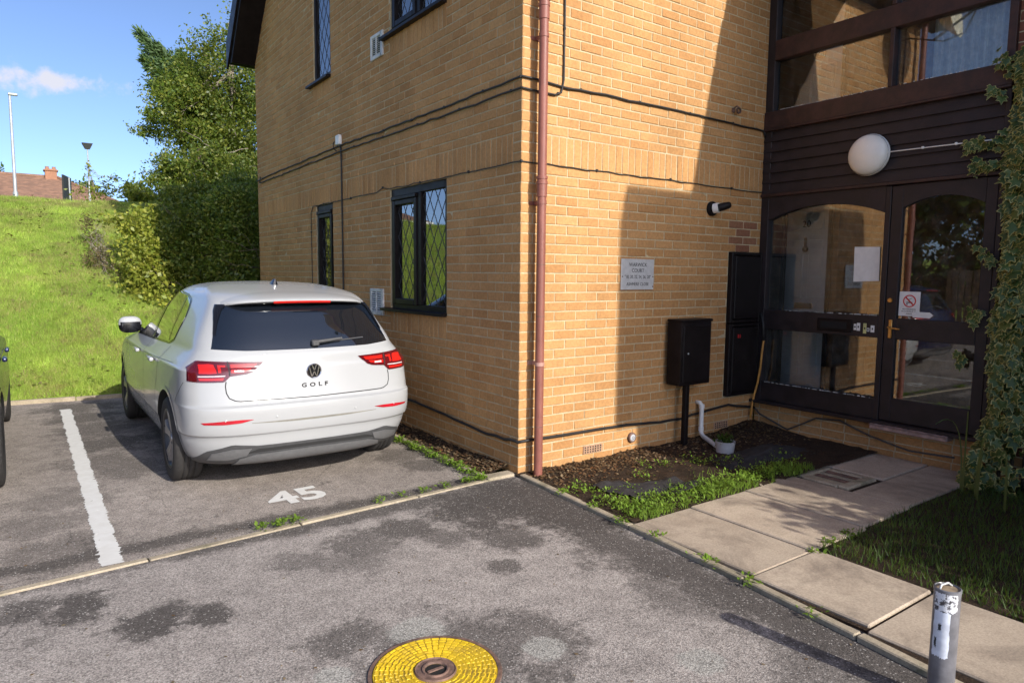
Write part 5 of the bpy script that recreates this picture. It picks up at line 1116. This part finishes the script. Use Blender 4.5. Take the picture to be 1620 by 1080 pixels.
    pv = S.rear(.03, 1.040, .018); m = MB(); m.bbox(pv.x-.025, pv.x+.03, pv.y-.02, pv.y+.03, pv.z-.022, pv.z+.022, .008)
    a, b, c = S.rear(.03, 1.040, .028), S.rear(.24, 1.060, .026), S.rear(.42, 1.063, .014); m.tube([a, b], [.014, .009], 8); m.tube([S.rear(.10, 1.046, .010), c], [.006, .005], 6); m.build('rear_wiper', CM['trim'], root, 'auto', local=True)
    if golf:
        p = S.rear(0, .85, .0); bx_, bz = 0.0, .85; y0 = p.y
        m = MB(); m.lathe([(0, -.008), (.050, -.008), (.052, -.004), (.052, .004)], (0, y0, bz), 'y', 40); bd = m.build('badge', CM['gloss'], root, 'auto', local=True)
        m = MB(); m.lathe([(.048, -.010), (.0515, -.012), (.055, -.009), (.055, .004)], (0, y0, bz), 'y', 48)
        def bar(p_, q_, w):
            a, b = Vector((p_[0], p_[1])), Vector((q_[0], q_[1])); d = (b-a).normalized(); n = Vector((-d.y, d.x))*w/2; vv = []
            for e in (-.012, -.0075):
                for t in (a-n, a+n, b+n, b-n): vv.append((t.x, y0+e, bz+t.y))
            m.add(vv, [(0, 1, 2, 3), (0, 4, 5, 1), (1, 5, 6, 2), (2, 6, 7, 3), (3, 7, 4, 0)])
        for s in (-1, 1): bar((s*.0165, .0465), (s*.0015, .006), .0068); bar((s*.036, .033), (s*.0185, -.044), .0068); bar((s*.0185, -.044), (s*.0012, -.004), .0068)
        m.build('badge_emblem', CM['chrome'], bd, False, local=True)
        p = S.rear(0, .752, .0); place_text('model_lettering', 'GOLF', .042, (0, p.y-.002, .752), (1, 0, 0), (0, 0, 1), CM['rimdark'], root, .0025, 1.8, .0012, True, 1.25)
    return root, S
GOLF, GS = make_car('parked_car', (-1.365, .60, 0), 'white hatchback parked against the gable wall, tail towards the viewer', CM['white'])
make_car('parked_car', (-4.115, 1.12, 0), 'dark blue car cut off by the left edge of the picture', CM['blue'], False, 1.0, 0.0, .36)
# ------------------------------------------------------------------ trees and shrubs
def leaf_cloud(clusters, size, asp=.55, flat=.0, fold=.25):
    """clusters: (centre, radii, leaves, clump count) -> vertices and quads of folded leaves gathered in clumps"""
    V = []
    for (c, r, n, k) in clusters:
        d = rng.normal(0, 1, (k, 3)); d /= np.linalg.norm(d, axis=1)[:, None]; cc = np.array(c)+d*np.array(r)*(rng.uniform(.15, 1, (k, 1))**.45)
        w = rng.integers(0, k, n); sg = np.array(r)*.15+.04; p = cc[w]+rng.normal(0, 1, (n, 3))*sg*rng.uniform(.4, 1.2, (k, 1))[w]
        V.append(p)
    P = np.concatenate(V); n = len(P); d = rng.normal(0, 1, (n, 3)); d[:, 2] -= .25; d /= np.linalg.norm(d, axis=1)[:, None]
    u = rng.normal(0, 1, (n, 3)); u[:, 2] *= .8; e = np.cross(d, u); e /= np.linalg.norm(e, axis=1)[:, None]; nn = np.cross(d, e)
    s = (size*rng.uniform(.40, 1.45, n))[:, None]; h = nn*s*fold*.4
    v = np.stack([P, P+d*s*.5+e*s*asp*.5+h, P+d*s, P+d*s*.5-e*s*asp*.5+h], 1).reshape(-1, 3)
    return v, np.arange(4*n).reshape(-1, 4)
def sprays(clusters, n, reach, leaves):   # ragged shoots that break the outline of a crown
    out = []
    for i in range(n):
        c, r = random.choice(clusters)[:2]; d = Vector((random.gauss(0, 1), random.gauss(0, 1), random.gauss(.35, .8))).normalized()
        for k in range(4): t = .9+reach*k/3; out.append(((c[0]+d.x*r[0]*t, c[1]+d.y*r[1]*t, c[2]+d.z*r[2]*t), (.10, .10, .12), leaves//(k+1), 4))
    return clusters+out
def limb(m, p, q, r0, r1, wob=.06, n=6):
    p, q = Vector(p), Vector(q); path = [p.lerp(q, i/n)+Vector((random.gauss(0, wob), random.gauss(0, wob), random.gauss(0, wob*.5)))*(0 if i in (0,) else 1) for i in range(n+1)]
    m.tube(path, [r0+(r1-r0)*i/n for i in range(n+1)], 7); return path
def tree(name, base, top, r, clusters, size, mat, label, cat='tree', asp=.55, bark='bark', limbs=14, group=None, twigs=()):
    b = Vector((base[0], base[1], float(bank(base[0], base[1]))-.05 if base[2] is None else base[2])); t = empty(name, b, label, cat, group)
    m = MB(); path = limb(m, b, top, r, r*.35, r*.5, 8)
    cs = [Vector(c[0]) for c in clusters]
    for i in range(limbs):
        c = cs[i % len(cs)]; rr = Vector(clusters[i % len(cs)][1]); q = c+Vector((random.uniform(-.8, .8)*rr.x, random.uniform(-.8, .8)*rr.y, random.uniform(-.5, .8)*rr.z)); s = path[min(len(path)-1, 2+int(random.random()*(len(path)-3)))]
        limb(m, s, q, r*.35, r*.06, .05, 6)
    for (p, q, w) in twigs: limb(m, p, q, w, w*.3, .04, 6)
    m.build('trunk', M[bark], t, True); v, f = leaf_cloud(clusters, size, asp); link('crown', np_mesh('crown', v, f), mat, t); return t
# tall loose deciduous tree behind the car, beside the gable
tree('birch_tree', (2.1, 17.2, None), (2.1, 17.1, 8.6), .15,
     sprays([((.95, 16.9, 5.95), (1.15, 1.1, .95), 10200, 96), ((1.95, 16.8, 7.0), (1.25, 1.1, 1.2), 12750, 108), ((2.6, 16.9, 5.2), (1.25, 1.2, 1.25), 12750, 96), ((2.9, 16.8, 8.5), (1.0, 1.0, 1.1), 4760, 55), ((.35, 16.9, 5.35), (.65, .5, .45), 884, 16), ((1.6, 16.9, 4.6), (1.1, 1.0, .7), 7650, 60), ((2.5, 17, 3.9), (1.3, 1.0, 1.2), 7650, 60)], 34, 0.55, 70), .088, M['leaf_tree'], 'tall loose leafed tree with yellowing green leaves beside the gable wall', twigs=[((1.9, 15.6, 4.4), (.6, 15.8, 5.2), .015), ((2.1, 15.5, 4.9), (.9, 15.7, 4.6), .013)], bark='twig')
# dark conifer whose limb leans out to the left at the top
def conifer():
    b = (2.0, 18.6, 3.0); t = empty('conifer_tree', b, 'dark conifer with a ragged limb leaning left against the sky', 'tree'); m = MB(); limb(m, b, (1.7, 18.3, 8.2), .2, .06, .05, 8); V = []
    ribs = [((1.45, 18.0, 6.35), (-.10, 17.9, 8.15), 1.0), ((1.6, 18.0, 6.5), (.33, 17.9, 7.85), .9), ((1.4, 18.0, 6.3), (.0, 17.9, 7.45), .9), ((1.4, 18.0, 6.1), (.20, 17.9, 6.80), .9), ((1.7, 18.0, 6.5), (.95, 17.9, 7.75), .8), ((1.7, 18.0, 6.3), (1.3, 17.9, 7.5), .9), ((1.7, 18.0, 5.7), (.85, 17.9, 6.3), .9), ((1.4, 18.0, 6.5), (.75, 17.9, 7.0), 1.0), ((1.35, 18.0, 6.2), (.5, 17.9, 7.1), 1.0), ((1.5, 18, 6.1), (.7, 17.9, 7.4), 1.0)]
    for (p, q, w) in ribs:
        limb(m, p, q, .04, .01, .02, 5); p, q = np.array(p), np.array(q); n = 2600; tt = rng.uniform(0, 1, n)**.8; wd = (.30*w*(1-tt)+.06)[:, None]
        V.append(p+(q-p)*tt[:, None]+rng.normal(0, 1, (n, 3))*wd*np.array([.8, .9, .75])+np.array([0, 0, -.06])*(1-tt[:, None]))
    m.build('trunk', M['bark'], t, True)
    P = np.concatenate(V); n = len(P); d = np.stack([rng.normal(-.9, .5, n), rng.normal(0, .5, n), rng.normal(.45, .5, n)], -1); d /= np.linalg.norm(d, axis=1)[:, None]; e = np.cross(d, rng.normal(0, 1, (n, 3))); e /= np.linalg.norm(e, axis=1)[:, None]
    s = (.15*rng.uniform(.5, 1.3, n))[:, None]; v = np.stack([P, P+d*s*.5+e*s*.13, P+d*s, P+d*s*.5-e*s*.13], 1).reshape(-1, 3); link('crown', np_mesh('crown', v, np.arange(4*n).reshape(-1, 4)), M['leaf_con'], t)
conifer()
tree('hedge_tree', (.6, 14.6, None), (.7, 14.6, 4.6), .11, sprays([((-.15, 14.5, 3.25), (.80, .8, .80), 9350, 72), ((.65, 14.4, 3.80), (.95, .8, .75), 11050, 72), ((1.6, 14.3, 3.6), (1.0, .8, .95), 11050, 72), ((-.55, 14.3, 3.0), (.5, .6, .45), 3060, 28), ((.9, 14.2, 2.7), (1.3, .6, .6), 8500, 60)], 24, 0.5, 70), .082, M['leaf_tree'], 'broad sunlit bushy tree rising behind the dark bush by the car', twigs=[((1.0, 13.6, 3.4), (-.2, 13.7, 3.5), .011), ((1.0, 13.6, 2.9), (-.1, 13.7, 3.2), .011)])
tree('laurel_bush', (-.4, 8.6, None), (-.4, 8.6, 2.0), .05, sprays([((-.95, 8.9, 2.15), (.55, .5, .50), 4860, 44), ((-.2, 8.8, 2.40), (.65, .5, .60), 7020, 54), ((.45, 8.6, 2.35), (.55, .5, .75), 6750, 50), ((-.85, 8.5, 1.45), (.6, .5, .6), 6075, 46), ((-.15, 8.3, 1.5), (.6, .5, .7), 6750, 46), ((.45, 8.2, 1.4), (.5, .4, .9), 6210, 44), ((-.75, 7.9, .8), (.6, .4, .5), 5400, 40), ((-.05, 7.8, .8), (.5, .4, .6), 5400, 40)], 20, 0.45, 50), .062, M['leaf_tree'], 'dark shaded evergreen bush directly beyond the roof of the white car', 'bush', limbs=26, twigs=[((.3, 7.7, 1.9), (-.5, 7.7, 2.1), .007), ((.3, 7.7, 1.6), (-.45, 7.7, 1.75), .007), ((.3, 7.7, 1.75), (-.2, 7.7, 2.3), .006)])
tree('hazel_bush', (.2, 11.6, None), (.2, 11.6, 3.2), .06, sprays([((-.65, 11.5, 2.55), (.5, .5, .45), 3600, 36), ((.1, 11.4, 2.95), (.7, .5, .5), 5200, 44), ((.85, 11.3, 3.0), (.7, .5, .65), 5200, 44), ((-.3, 11.3, 2.2), (.6, .4, .4), 3200, 30), ((.6, 11.2, 2.2), (.8, .4, .5), 3600, 36)], 18, 0.45, 50), .072, M['leaf_tree'], 'loose hazel like bush between the dark bush and the tall tree', 'bush', limbs=22, bark='twig')
tree('elder_bush', (-1.45, 8.6, None), (-1.5, 8.6, 2.0), .035, sprays([((-1.55, 8.4, 1.75), (.30, .4, .35), 1700, 22), ((-1.45, 8.2, 1.3), (.32, .4, .40), 2200, 26), ((-1.5, 8.9, 2.35), (.42, .4, .22), 1300, 16), ((-1.25, 7.7, .9), (.32, .35, .40), 1900, 22)], 18, 0.6, 40), .07, M['leaf_yellow'], 'yellow green shrub at the left edge of the dark bushes', 'bush')
tree('dry_shrub', (-2.0, 9.2, None), (-2.0, 9.2, 1.9), .02, [((-1.98, 9.0, 1.65), (.24, .3, .40), 1100, 18), ((-1.8, 8.5, 1.2), (.22, .3, .32), 800, 14), ((-2.05, 9.8, 2.3), (.25, .3, .2), 400, 10)], .05, M['leaf_brown'], 'thin brown dry shrub on the grassy bank', 'bush', asp=.35, limbs=40, bark='twig')
tree('sapling', (-1.6, 14, None), (-1.75, 13.9, 3.9), .012, [((-1.80, 13.9, 3.25), (.3, .3, .12), 140, 10), ((-1.25, 13.8, 3.4), (.4, .3, .25), 420, 14), ((-1.75, 13.8, 3.75), (.08, .1, .2), 40, 4)], .07, M['leaf_yellow'], 'thin yellowing sapling rising from the crest of the bank', limbs=16, bark='twig')
tree('garden_conifer', (-6.0, 58, 3.0), (-6.0, 58, 9.0), .2, [((-5.6, 58, 8.2), (1.5, 1.5, 1.4), 2600, 30)], .35, M['leaf_bush'], 'dark tree top showing over the far roof by the tall lamp post')
for i, (x, w) in enumerate(((-.1, 2.0), (2.2, 1.6))): tree('far_tree', (x, 75, 3.0), (x, 75, 8), .2, [((x, 75, 8.9), (w, 1.2, .9), 2200, 40)], .4, M['leaf_bush'], ['dark far tree crown just right of the hipped roof end', 'dark far tree crown half hidden by the yellow green shrubs'][i], group='far trees beyond the bungalow')
# trees, hedge and fence outside the picture to the left, seen mirrored in the glass
BT = ['tall dense hedge tree nearest the bays, mirrored in the entrance door', 'second dense hedge tree beyond the fence, mirrored in the glass', 'farthest dense hedge tree on the bank, mirrored in the glass', 'dense hedge tree at the near end of the fence behind the viewer']
for i, (x, y) in enumerate(((-15.0, 3.2), (-15.5, 6.8), (-16.5, 11), (-15, -.8))): tree('boundary_tree', (x, y, None if y > 6 else 0.0), (x, y, 5), .2, [((x, y, 4.4), (1.8, 2.2, 1.6), 4200, 60), ((x, y, 2.2), (1.8, 2.3, 1.8), 4200, 60)], .26, M['leaf_bush'], BT[i], group='boundary trees')
fe = empty('boundary_fence', (-13, 2, 0), 'tall close boarded fence beyond the bays, mirrored in the entrance door', 'fence')
for i in range(46): MB().bbox(-13.02, -13.0, -3.0+i*.17, -2.86+i*.17, 0, 1.8+random.uniform(-.01, .01), .003).build('board', M['wood_fence'], fe)
for i in range(5): MB().bbox(-13.12, -13.03, -3+i*1.9, -2.9+i*1.9, 0, 1.85, .004).build('post', M['wood_fence'], fe)
# shrub just outside the right edge: its shadow falls over the slabs
tree('path_shrub', (1.7, -5.0, .0), (1.7, -5.0, 1.3), .05, [((1.55, -5.0, 1.25), (.50, .3, .60), 1700, 44), ((1.32, -4.9, .8), (.34, .3, .6), 900, 30), ((2.2, -5.0, 1.35), (.65, .3, .6), 2600, 40), ((2.2, -5.0, .6), (.9, .3, .55), 2600, 40)], .085, M['leaf_bush'], 'leafy shrub at the path beyond the right edge of the picture', 'bush')

# ------------------------------------------------------------------ variegated ivy on the wing wall
iv = empty('ivy', (2.85, -2.2, 0), 'variegated green and cream ivy climbing the brick at the right edge', 'ivy')
def ivy_mat():
    t = NT('variegated_ivy'); at = t.node('ShaderNodeAttribute'); at.attribute_name = 'rim'; r = t.rnd(); n = t.noise(55, 3, .6)
    g = t.mix(r, (.04, .085, .02), (.10, .15, .034)); cr = t.mix(r, (.44, .39, .09), (.50, .46, .18))
    k = t.rng(t.math('ADD', at.outputs['Fac'], t.math('MULTIPLY', t.math('SUBTRACT', n, .5), .7)), .76, .92)
    c = t.mix(k, g, cr); b = t.bsdf(c, .45, 0, .5); tr = t.node('ShaderNodeBsdfTranslucent'); t.l.new(c, tr.inputs['Color']); m = t.node('ShaderNodeMixShader'); m.inputs[0].default_value = .25; t.l.new(b, m.inputs[1]); t.l.new(tr.outputs[0], m.inputs[2]); return t.done(m.outputs[0])
M['ivy'] = ivy_mat()
LOBE = [(0, -.08), (-.30, -.28), (-.52, .02), (-.30, .14), (-.46, .46), (-.15, .48), (0, .95), (.15, .48), (.46, .46), (.30, .14), (.52, .02), (.30, -.28)]
def ivy_leaf_arrays():
    vv = [(0, .22, .04)]; rim = [0.0]
    for (x, y) in LOBE: vv.append((x*.55, .22+(y-.22)*.55, .03)); rim.append(.45)
    for (x, y) in LOBE: vv.append((x, y, -.05*abs(x)-.03*max(0, y))); rim.append(1.0)
    n = len(LOBE); ff = [(0, 1+(i+1) % n, 1+i) for i in range(n)]
    for i in range(n): a, b = 1+i, 1+(i+1) % n; ff += [(a, b, b+n), (a, b+n, a+n)]
    return np.array(vv), np.array(ff), np.array(rim)
LV, LF, LR = ivy_leaf_arrays()
def ivy_front(z):                    # how far the ivy reaches along the wall (distance from the inner corner) at height z
    return float(np.interp(z, [0, .25, .55, .9, 1.2, 1.6, 2.0, 2.3, 2.6, 2.9, 3.2, 3.6], [1.96, 2.04, 2.12, 2.10, 2.08, 2.11, 2.12, 2.08, 2.10, 2.13, 2.10, 2.34]))
leaves = []
def put(p, sz):
    nrm = Vector((-1, random.uniform(-.7, .7), random.uniform(-.1, .9))).normalized(); dn = Vector((random.uniform(-.6, .6), random.uniform(-.8, .8), -1)); dn = (dn-nrm*dn.dot(nrm)).normalized(); leaves.append((Vector(p), nrm, dn, sz))
for i in range(2000):
    z = random.uniform(.02, 3.25); y0 = ivy_front(z); u = y0+abs(random.gauss(0, .22)); 
    if u > 3.0: continue
    thick = .06+.30*max(0, 1-z/1.1)*.9+.08; edge = min(1, (u-y0)/.12+.25); x = 2.99-thick*edge*random.uniform(.25, 1)
    if random.random() < (.55 if z > 2.7 else .2) and math.sin(z*7+u*5)+math.sin(z*3.1-u*11) > .2: continue
    put((x, -u, z), random.choice((random.uniform(.04, .07), random.uniform(.07, .115))))
for (ya, za, yb, zb, n) in [(2.1, 2.58, 1.80, 2.60, 26), (2.08, 2.42, 1.86, 2.39, 20), (2.1, 3.12, 1.98, 3.20, 18), (2.05, 1.72, 1.95, 1.76, 10), (2.0, 1.3, 1.87, 1.28, 10), (2.05, 2.95, 1.95, 2.98, 8), (1.95, .95, 1.80, .93, 8)]:
    for i in range(n): t = random.random(); put((2.93+random.gauss(0, .02), -(ya+(yb-ya)*t+random.gauss(0, .012)), za+(zb-za)*t+random.gauss(0, .03)), random.uniform(.045, .085))
def leaf_xf(L): 
    p, nrm, dn, s = L; e = dn.cross(nrm); return np.array([[*e], [*dn], [*nrm]])*s, np.array(p)
def lvis(L):
    q = view_px(L[0]); return -1 if q is None or not (0 < q[0] < 1620 and 0 < q[1] < 1080) else L[3]/q[2]*(1-min(.6, abs(L[0].x-2.8)*.3))
leaves.sort(key=lvis, reverse=True)
me = np_mesh('leaf', LV, LF, {'rim': LR})
for L in leaves[:280]:
    o = link('leaf', me, M['ivy'], iv); A, p = leaf_xf(L); o.matrix_basis = Matrix(((A[0][0], A[1][0], A[2][0], p[0]), (A[0][1], A[1][1], A[2][1], p[1]), (A[0][2], A[1][2], A[2][2], p[2]), (0, 0, 0, 1)))
VV, FF, RR = [], [], []; k0 = 0
for L in leaves[280:]: A, p = leaf_xf(L); VV.append(LV @ A+p); FF.append(LF+k0); RR.append(LR); k0 += len(LV)
tag(link('foliage', np_mesh('foliage', np.concatenate(VV), np.concatenate(FF), {'rim': np.concatenate(RR)}), M['ivy'], iv), kind='stuff')
m = MB()
for i in range(9): u = 2.12+.08*i; limb(m, (2.96, -u, 0), (2.975, -u-random.uniform(-.1, .1), random.uniform(2.2, 3.2)), .012, .004, .02, 10)
m.build('stem', M['bark'], iv, True)
# strap leaved plant at the foot of the ivy
sp2 = empty('strap_plant', (2.35, -2.25, 0), 'strap leaved plant with arching blades at the foot of the ivy', 'plant')
for (x, y, dx, dy, h, l) in [(2.5, -2.12, -.22, .10, .55, .35), (2.45, -2.15, -.05, -.02, .62, .2), (2.4, -2.25, .1, -.1, .5, .3), (1.9, -2.9, .12, -.18, .34, .42), (2.3, -2.3, -.2, -.1, .4, .4), (2.2, -2.5, .15, .1, .42, .3), (2.05, -2.7, -.1, .1, .38, .3), (2.0, -3.0, .22, -.05, .36, .4)]:
    m = MB(); vv = []; N = 9
    for i in range(N+1): t = i/N; w = .018*(1-t*.85); cx_, cy_, cz_ = x+dx*l*3*t*t, y+dy*l*3*t*t, h*(2.0*t-1.25*t*t)/.8; vv += [(cx_-w*.7, cy_-w*.7, cz_), (cx_, cy_, cz_-.006), (cx_+w*.7, cy_+w*.7, cz_)]
    m.add(vv, [(i*3+j, i*3+j+1, i*3+j+4, i*3+j+3) for i in range(N) for j in range(2)]); m.build('leaf', plain('strap_leaf', (.10, .15, .04), .5, .2, 20, .1) if 'strap_leaf' not in bpy.data.materials else bpy.data.materials['strap_leaf'], sp2, True)

# ------------------------------------------------------------------ beyond the bank
hb = empty('bungalow', (-6, 44, 3), 'brick bungalow with brown hipped tile roof behind the grassy bank', 'house')
def hip_roof():
    m = MB(); y0, y1, ym, x1, xr, x0, xl, ze, zr = 41.4, 50.6, 46, 1.75, -1.05, -22, -18, 5.35, 7.05; n = 17
    for i in range(n):                                   # stepped tile courses
        t0, t1 = i/n, (i+1)/n
        for (ya, yb) in ((y0, ym), (y1, ym)):
            pa, pb = ya+(yb-ya)*t0, ya+(yb-ya)*t1; za, zb = ze+(zr-ze)*t0+.035, ze+(zr-ze)*t1+.008; xa, xb = x1+(xr-x1)*t0, x1+(xr-x1)*t1; la, lb = x0+(xl-x0)*t0, x0+(xl-x0)*t1
            m.face([(la, pa, za), (xa, pa, za), (xb, pb, zb), (lb, pb, zb)]); m.face([(la, pa, za-.04), (xa, pa, za-.04), (xa, pa, za), (la, pa, za)])
        xa, xb = x1+(xr-x1)*t0, x1+(xr-x1)*t1; ya, yb, yc, yd = y0+(ym-y0)*t0, y0+(ym-y0)*t1, y1+(ym-y1)*t0, y1+(ym-y1)*t1; za, zb = ze+(zr-ze)*t0+.035, ze+(zr-ze)*t1+.008; m.face([(xa, ya, za), (xa, yc, za), (xb, yd, zb), (xb, yb, zb)])
    r = m.build('roof', M['tile'], hb)
    q = MB(); q.tube([(-18, 46, 7.09), (-1.05, 46, 7.09)], .11, 8); q.tube([(-1.05, 46, 7.09), (1.75, 41.4, 5.40)], .10, 8); q.build('ridge', M['tile'], r)
    q = MB(); q.bbox(-1.70, -1.10, 45.6, 46.3, 6.9, 7.55, .02); q.bbox(-1.77, -1.03, 45.53, 46.37, 7.42, 7.50, .02); q.build('chimney', M['hbrick'], r)
    for dx in (-.17, .17): q = MB(); q.lathe([(.11, 0), (.09, .13), (.11, .15), (.08, .15)], (-1.4+dx, 45.95, 7.55), 'z', 12); q.build('chimney_pot', M['hbrick'], r)
hip_roof()
m = MB(); m.box(-21.5, 1.35, 41.9, 50.1, 2.8, 5.3); m.build('wall', M['hbrick'], hb)
m = MB(); m.box(-22.05, 1.8, 41.33, 41.42, 5.18, 5.38); m.box(1.75, 1.84, 41.33, 50.6, 5.18, 5.38); m.build('fascia', M['render_white'], hb)
for (xa, xb) in ((-3.6, -2.45), (.0, .75), (-7.5, -6)):
    w = MB().bbox(xa, xb, 41.80, 41.9, 4.0, 5.15, .02).build('window', M['render_white'], hb); MB().box(xa+.1, (xa+xb)/2-.05, 41.78, 41.797, 4.1, 5.05).build('pane', M['win_glass'], w); MB().box((xa+xb)/2+.05, xb-.1, 41.78, 41.797, 4.1, 5.05).build('pane', M['win_glass'], w)
def street_lamp(x, y, h, r, head, label):
    z0 = float(bank(x, y)); l = empty('street_lamp', (x, y, z0), label, 'street lamp', 'street lamps beyond the bank')
    m = MB(); m.tube([(x, y, z0), (x, y, z0+1.6), (x, y, z0+1.65), (x, y, h)], [r*1.5, r*1.5, r, r*.75], 12); m.build('column', M['galv'], l, 'auto')
    m = MB()
    if head == 'arm': m.bbox(x-.06, x+.26, y-.09, y+.09, h-.02, h+.07, .02); m.build('lantern', M['galv'], l)
    else: m.add([(x-.20, y-.12, h+.22), (x+.20, y-.12, h+.22), (x+.20, y+.12, h+.22), (x-.20, y+.12, h+.22), (x-.09, y-.06, h-.02), (x+.09, y-.06, h-.02), (x+.09, y+.06, h-.02), (x-.09, y+.06, h-.02)], [(0, 1, 2, 3), (7, 6, 5, 4), (0, 4, 5, 1), (1, 5, 6, 2), (2, 6, 7, 3), (3, 7, 4, 0)]); m.build('lantern', M['ink'], l)
street_lamp(-3.14, 30, 8.42, .06, 'arm', 'tall pale street lamp column at the far left')
street_lamp(-.60, 30, 6.62, .032, 'flood', 'slim street lamp with dark cone head beside the hipped roof')
street_lamp(1.12, 18.9, 7.6, .04, 'flood', 'thin pale column half hidden in the loose leafed tree')
bs = empty('sign_board', (-1.55, 25, 3), 'dark sign board on two steel posts seen edge on', 'sign')
for dx in (-.10, .10): MB().tube([(-1.66+dx, 25+dx, 2.9), (-1.66+dx, 25+dx, 4.82)], .028, 10).build('post', M['galv'], bs, 'auto')
m = MB(); m.add([(-1.80, 24.6, 3.9), (-1.52, 25.6, 3.9), (-1.52, 25.6, 4.86), (-1.80, 24.6, 4.86), (-1.75, 24.58, 3.9), (-1.47, 25.58, 3.9), (-1.47, 25.58, 4.86), (-1.75, 24.58, 4.86)], [(0, 1, 2, 3), (4, 7, 6, 5), (0, 4, 5, 1), (1, 5, 6, 2), (2, 6, 7, 3), (3, 7, 4, 0)]); m.build('panel', M['ink'], bs)
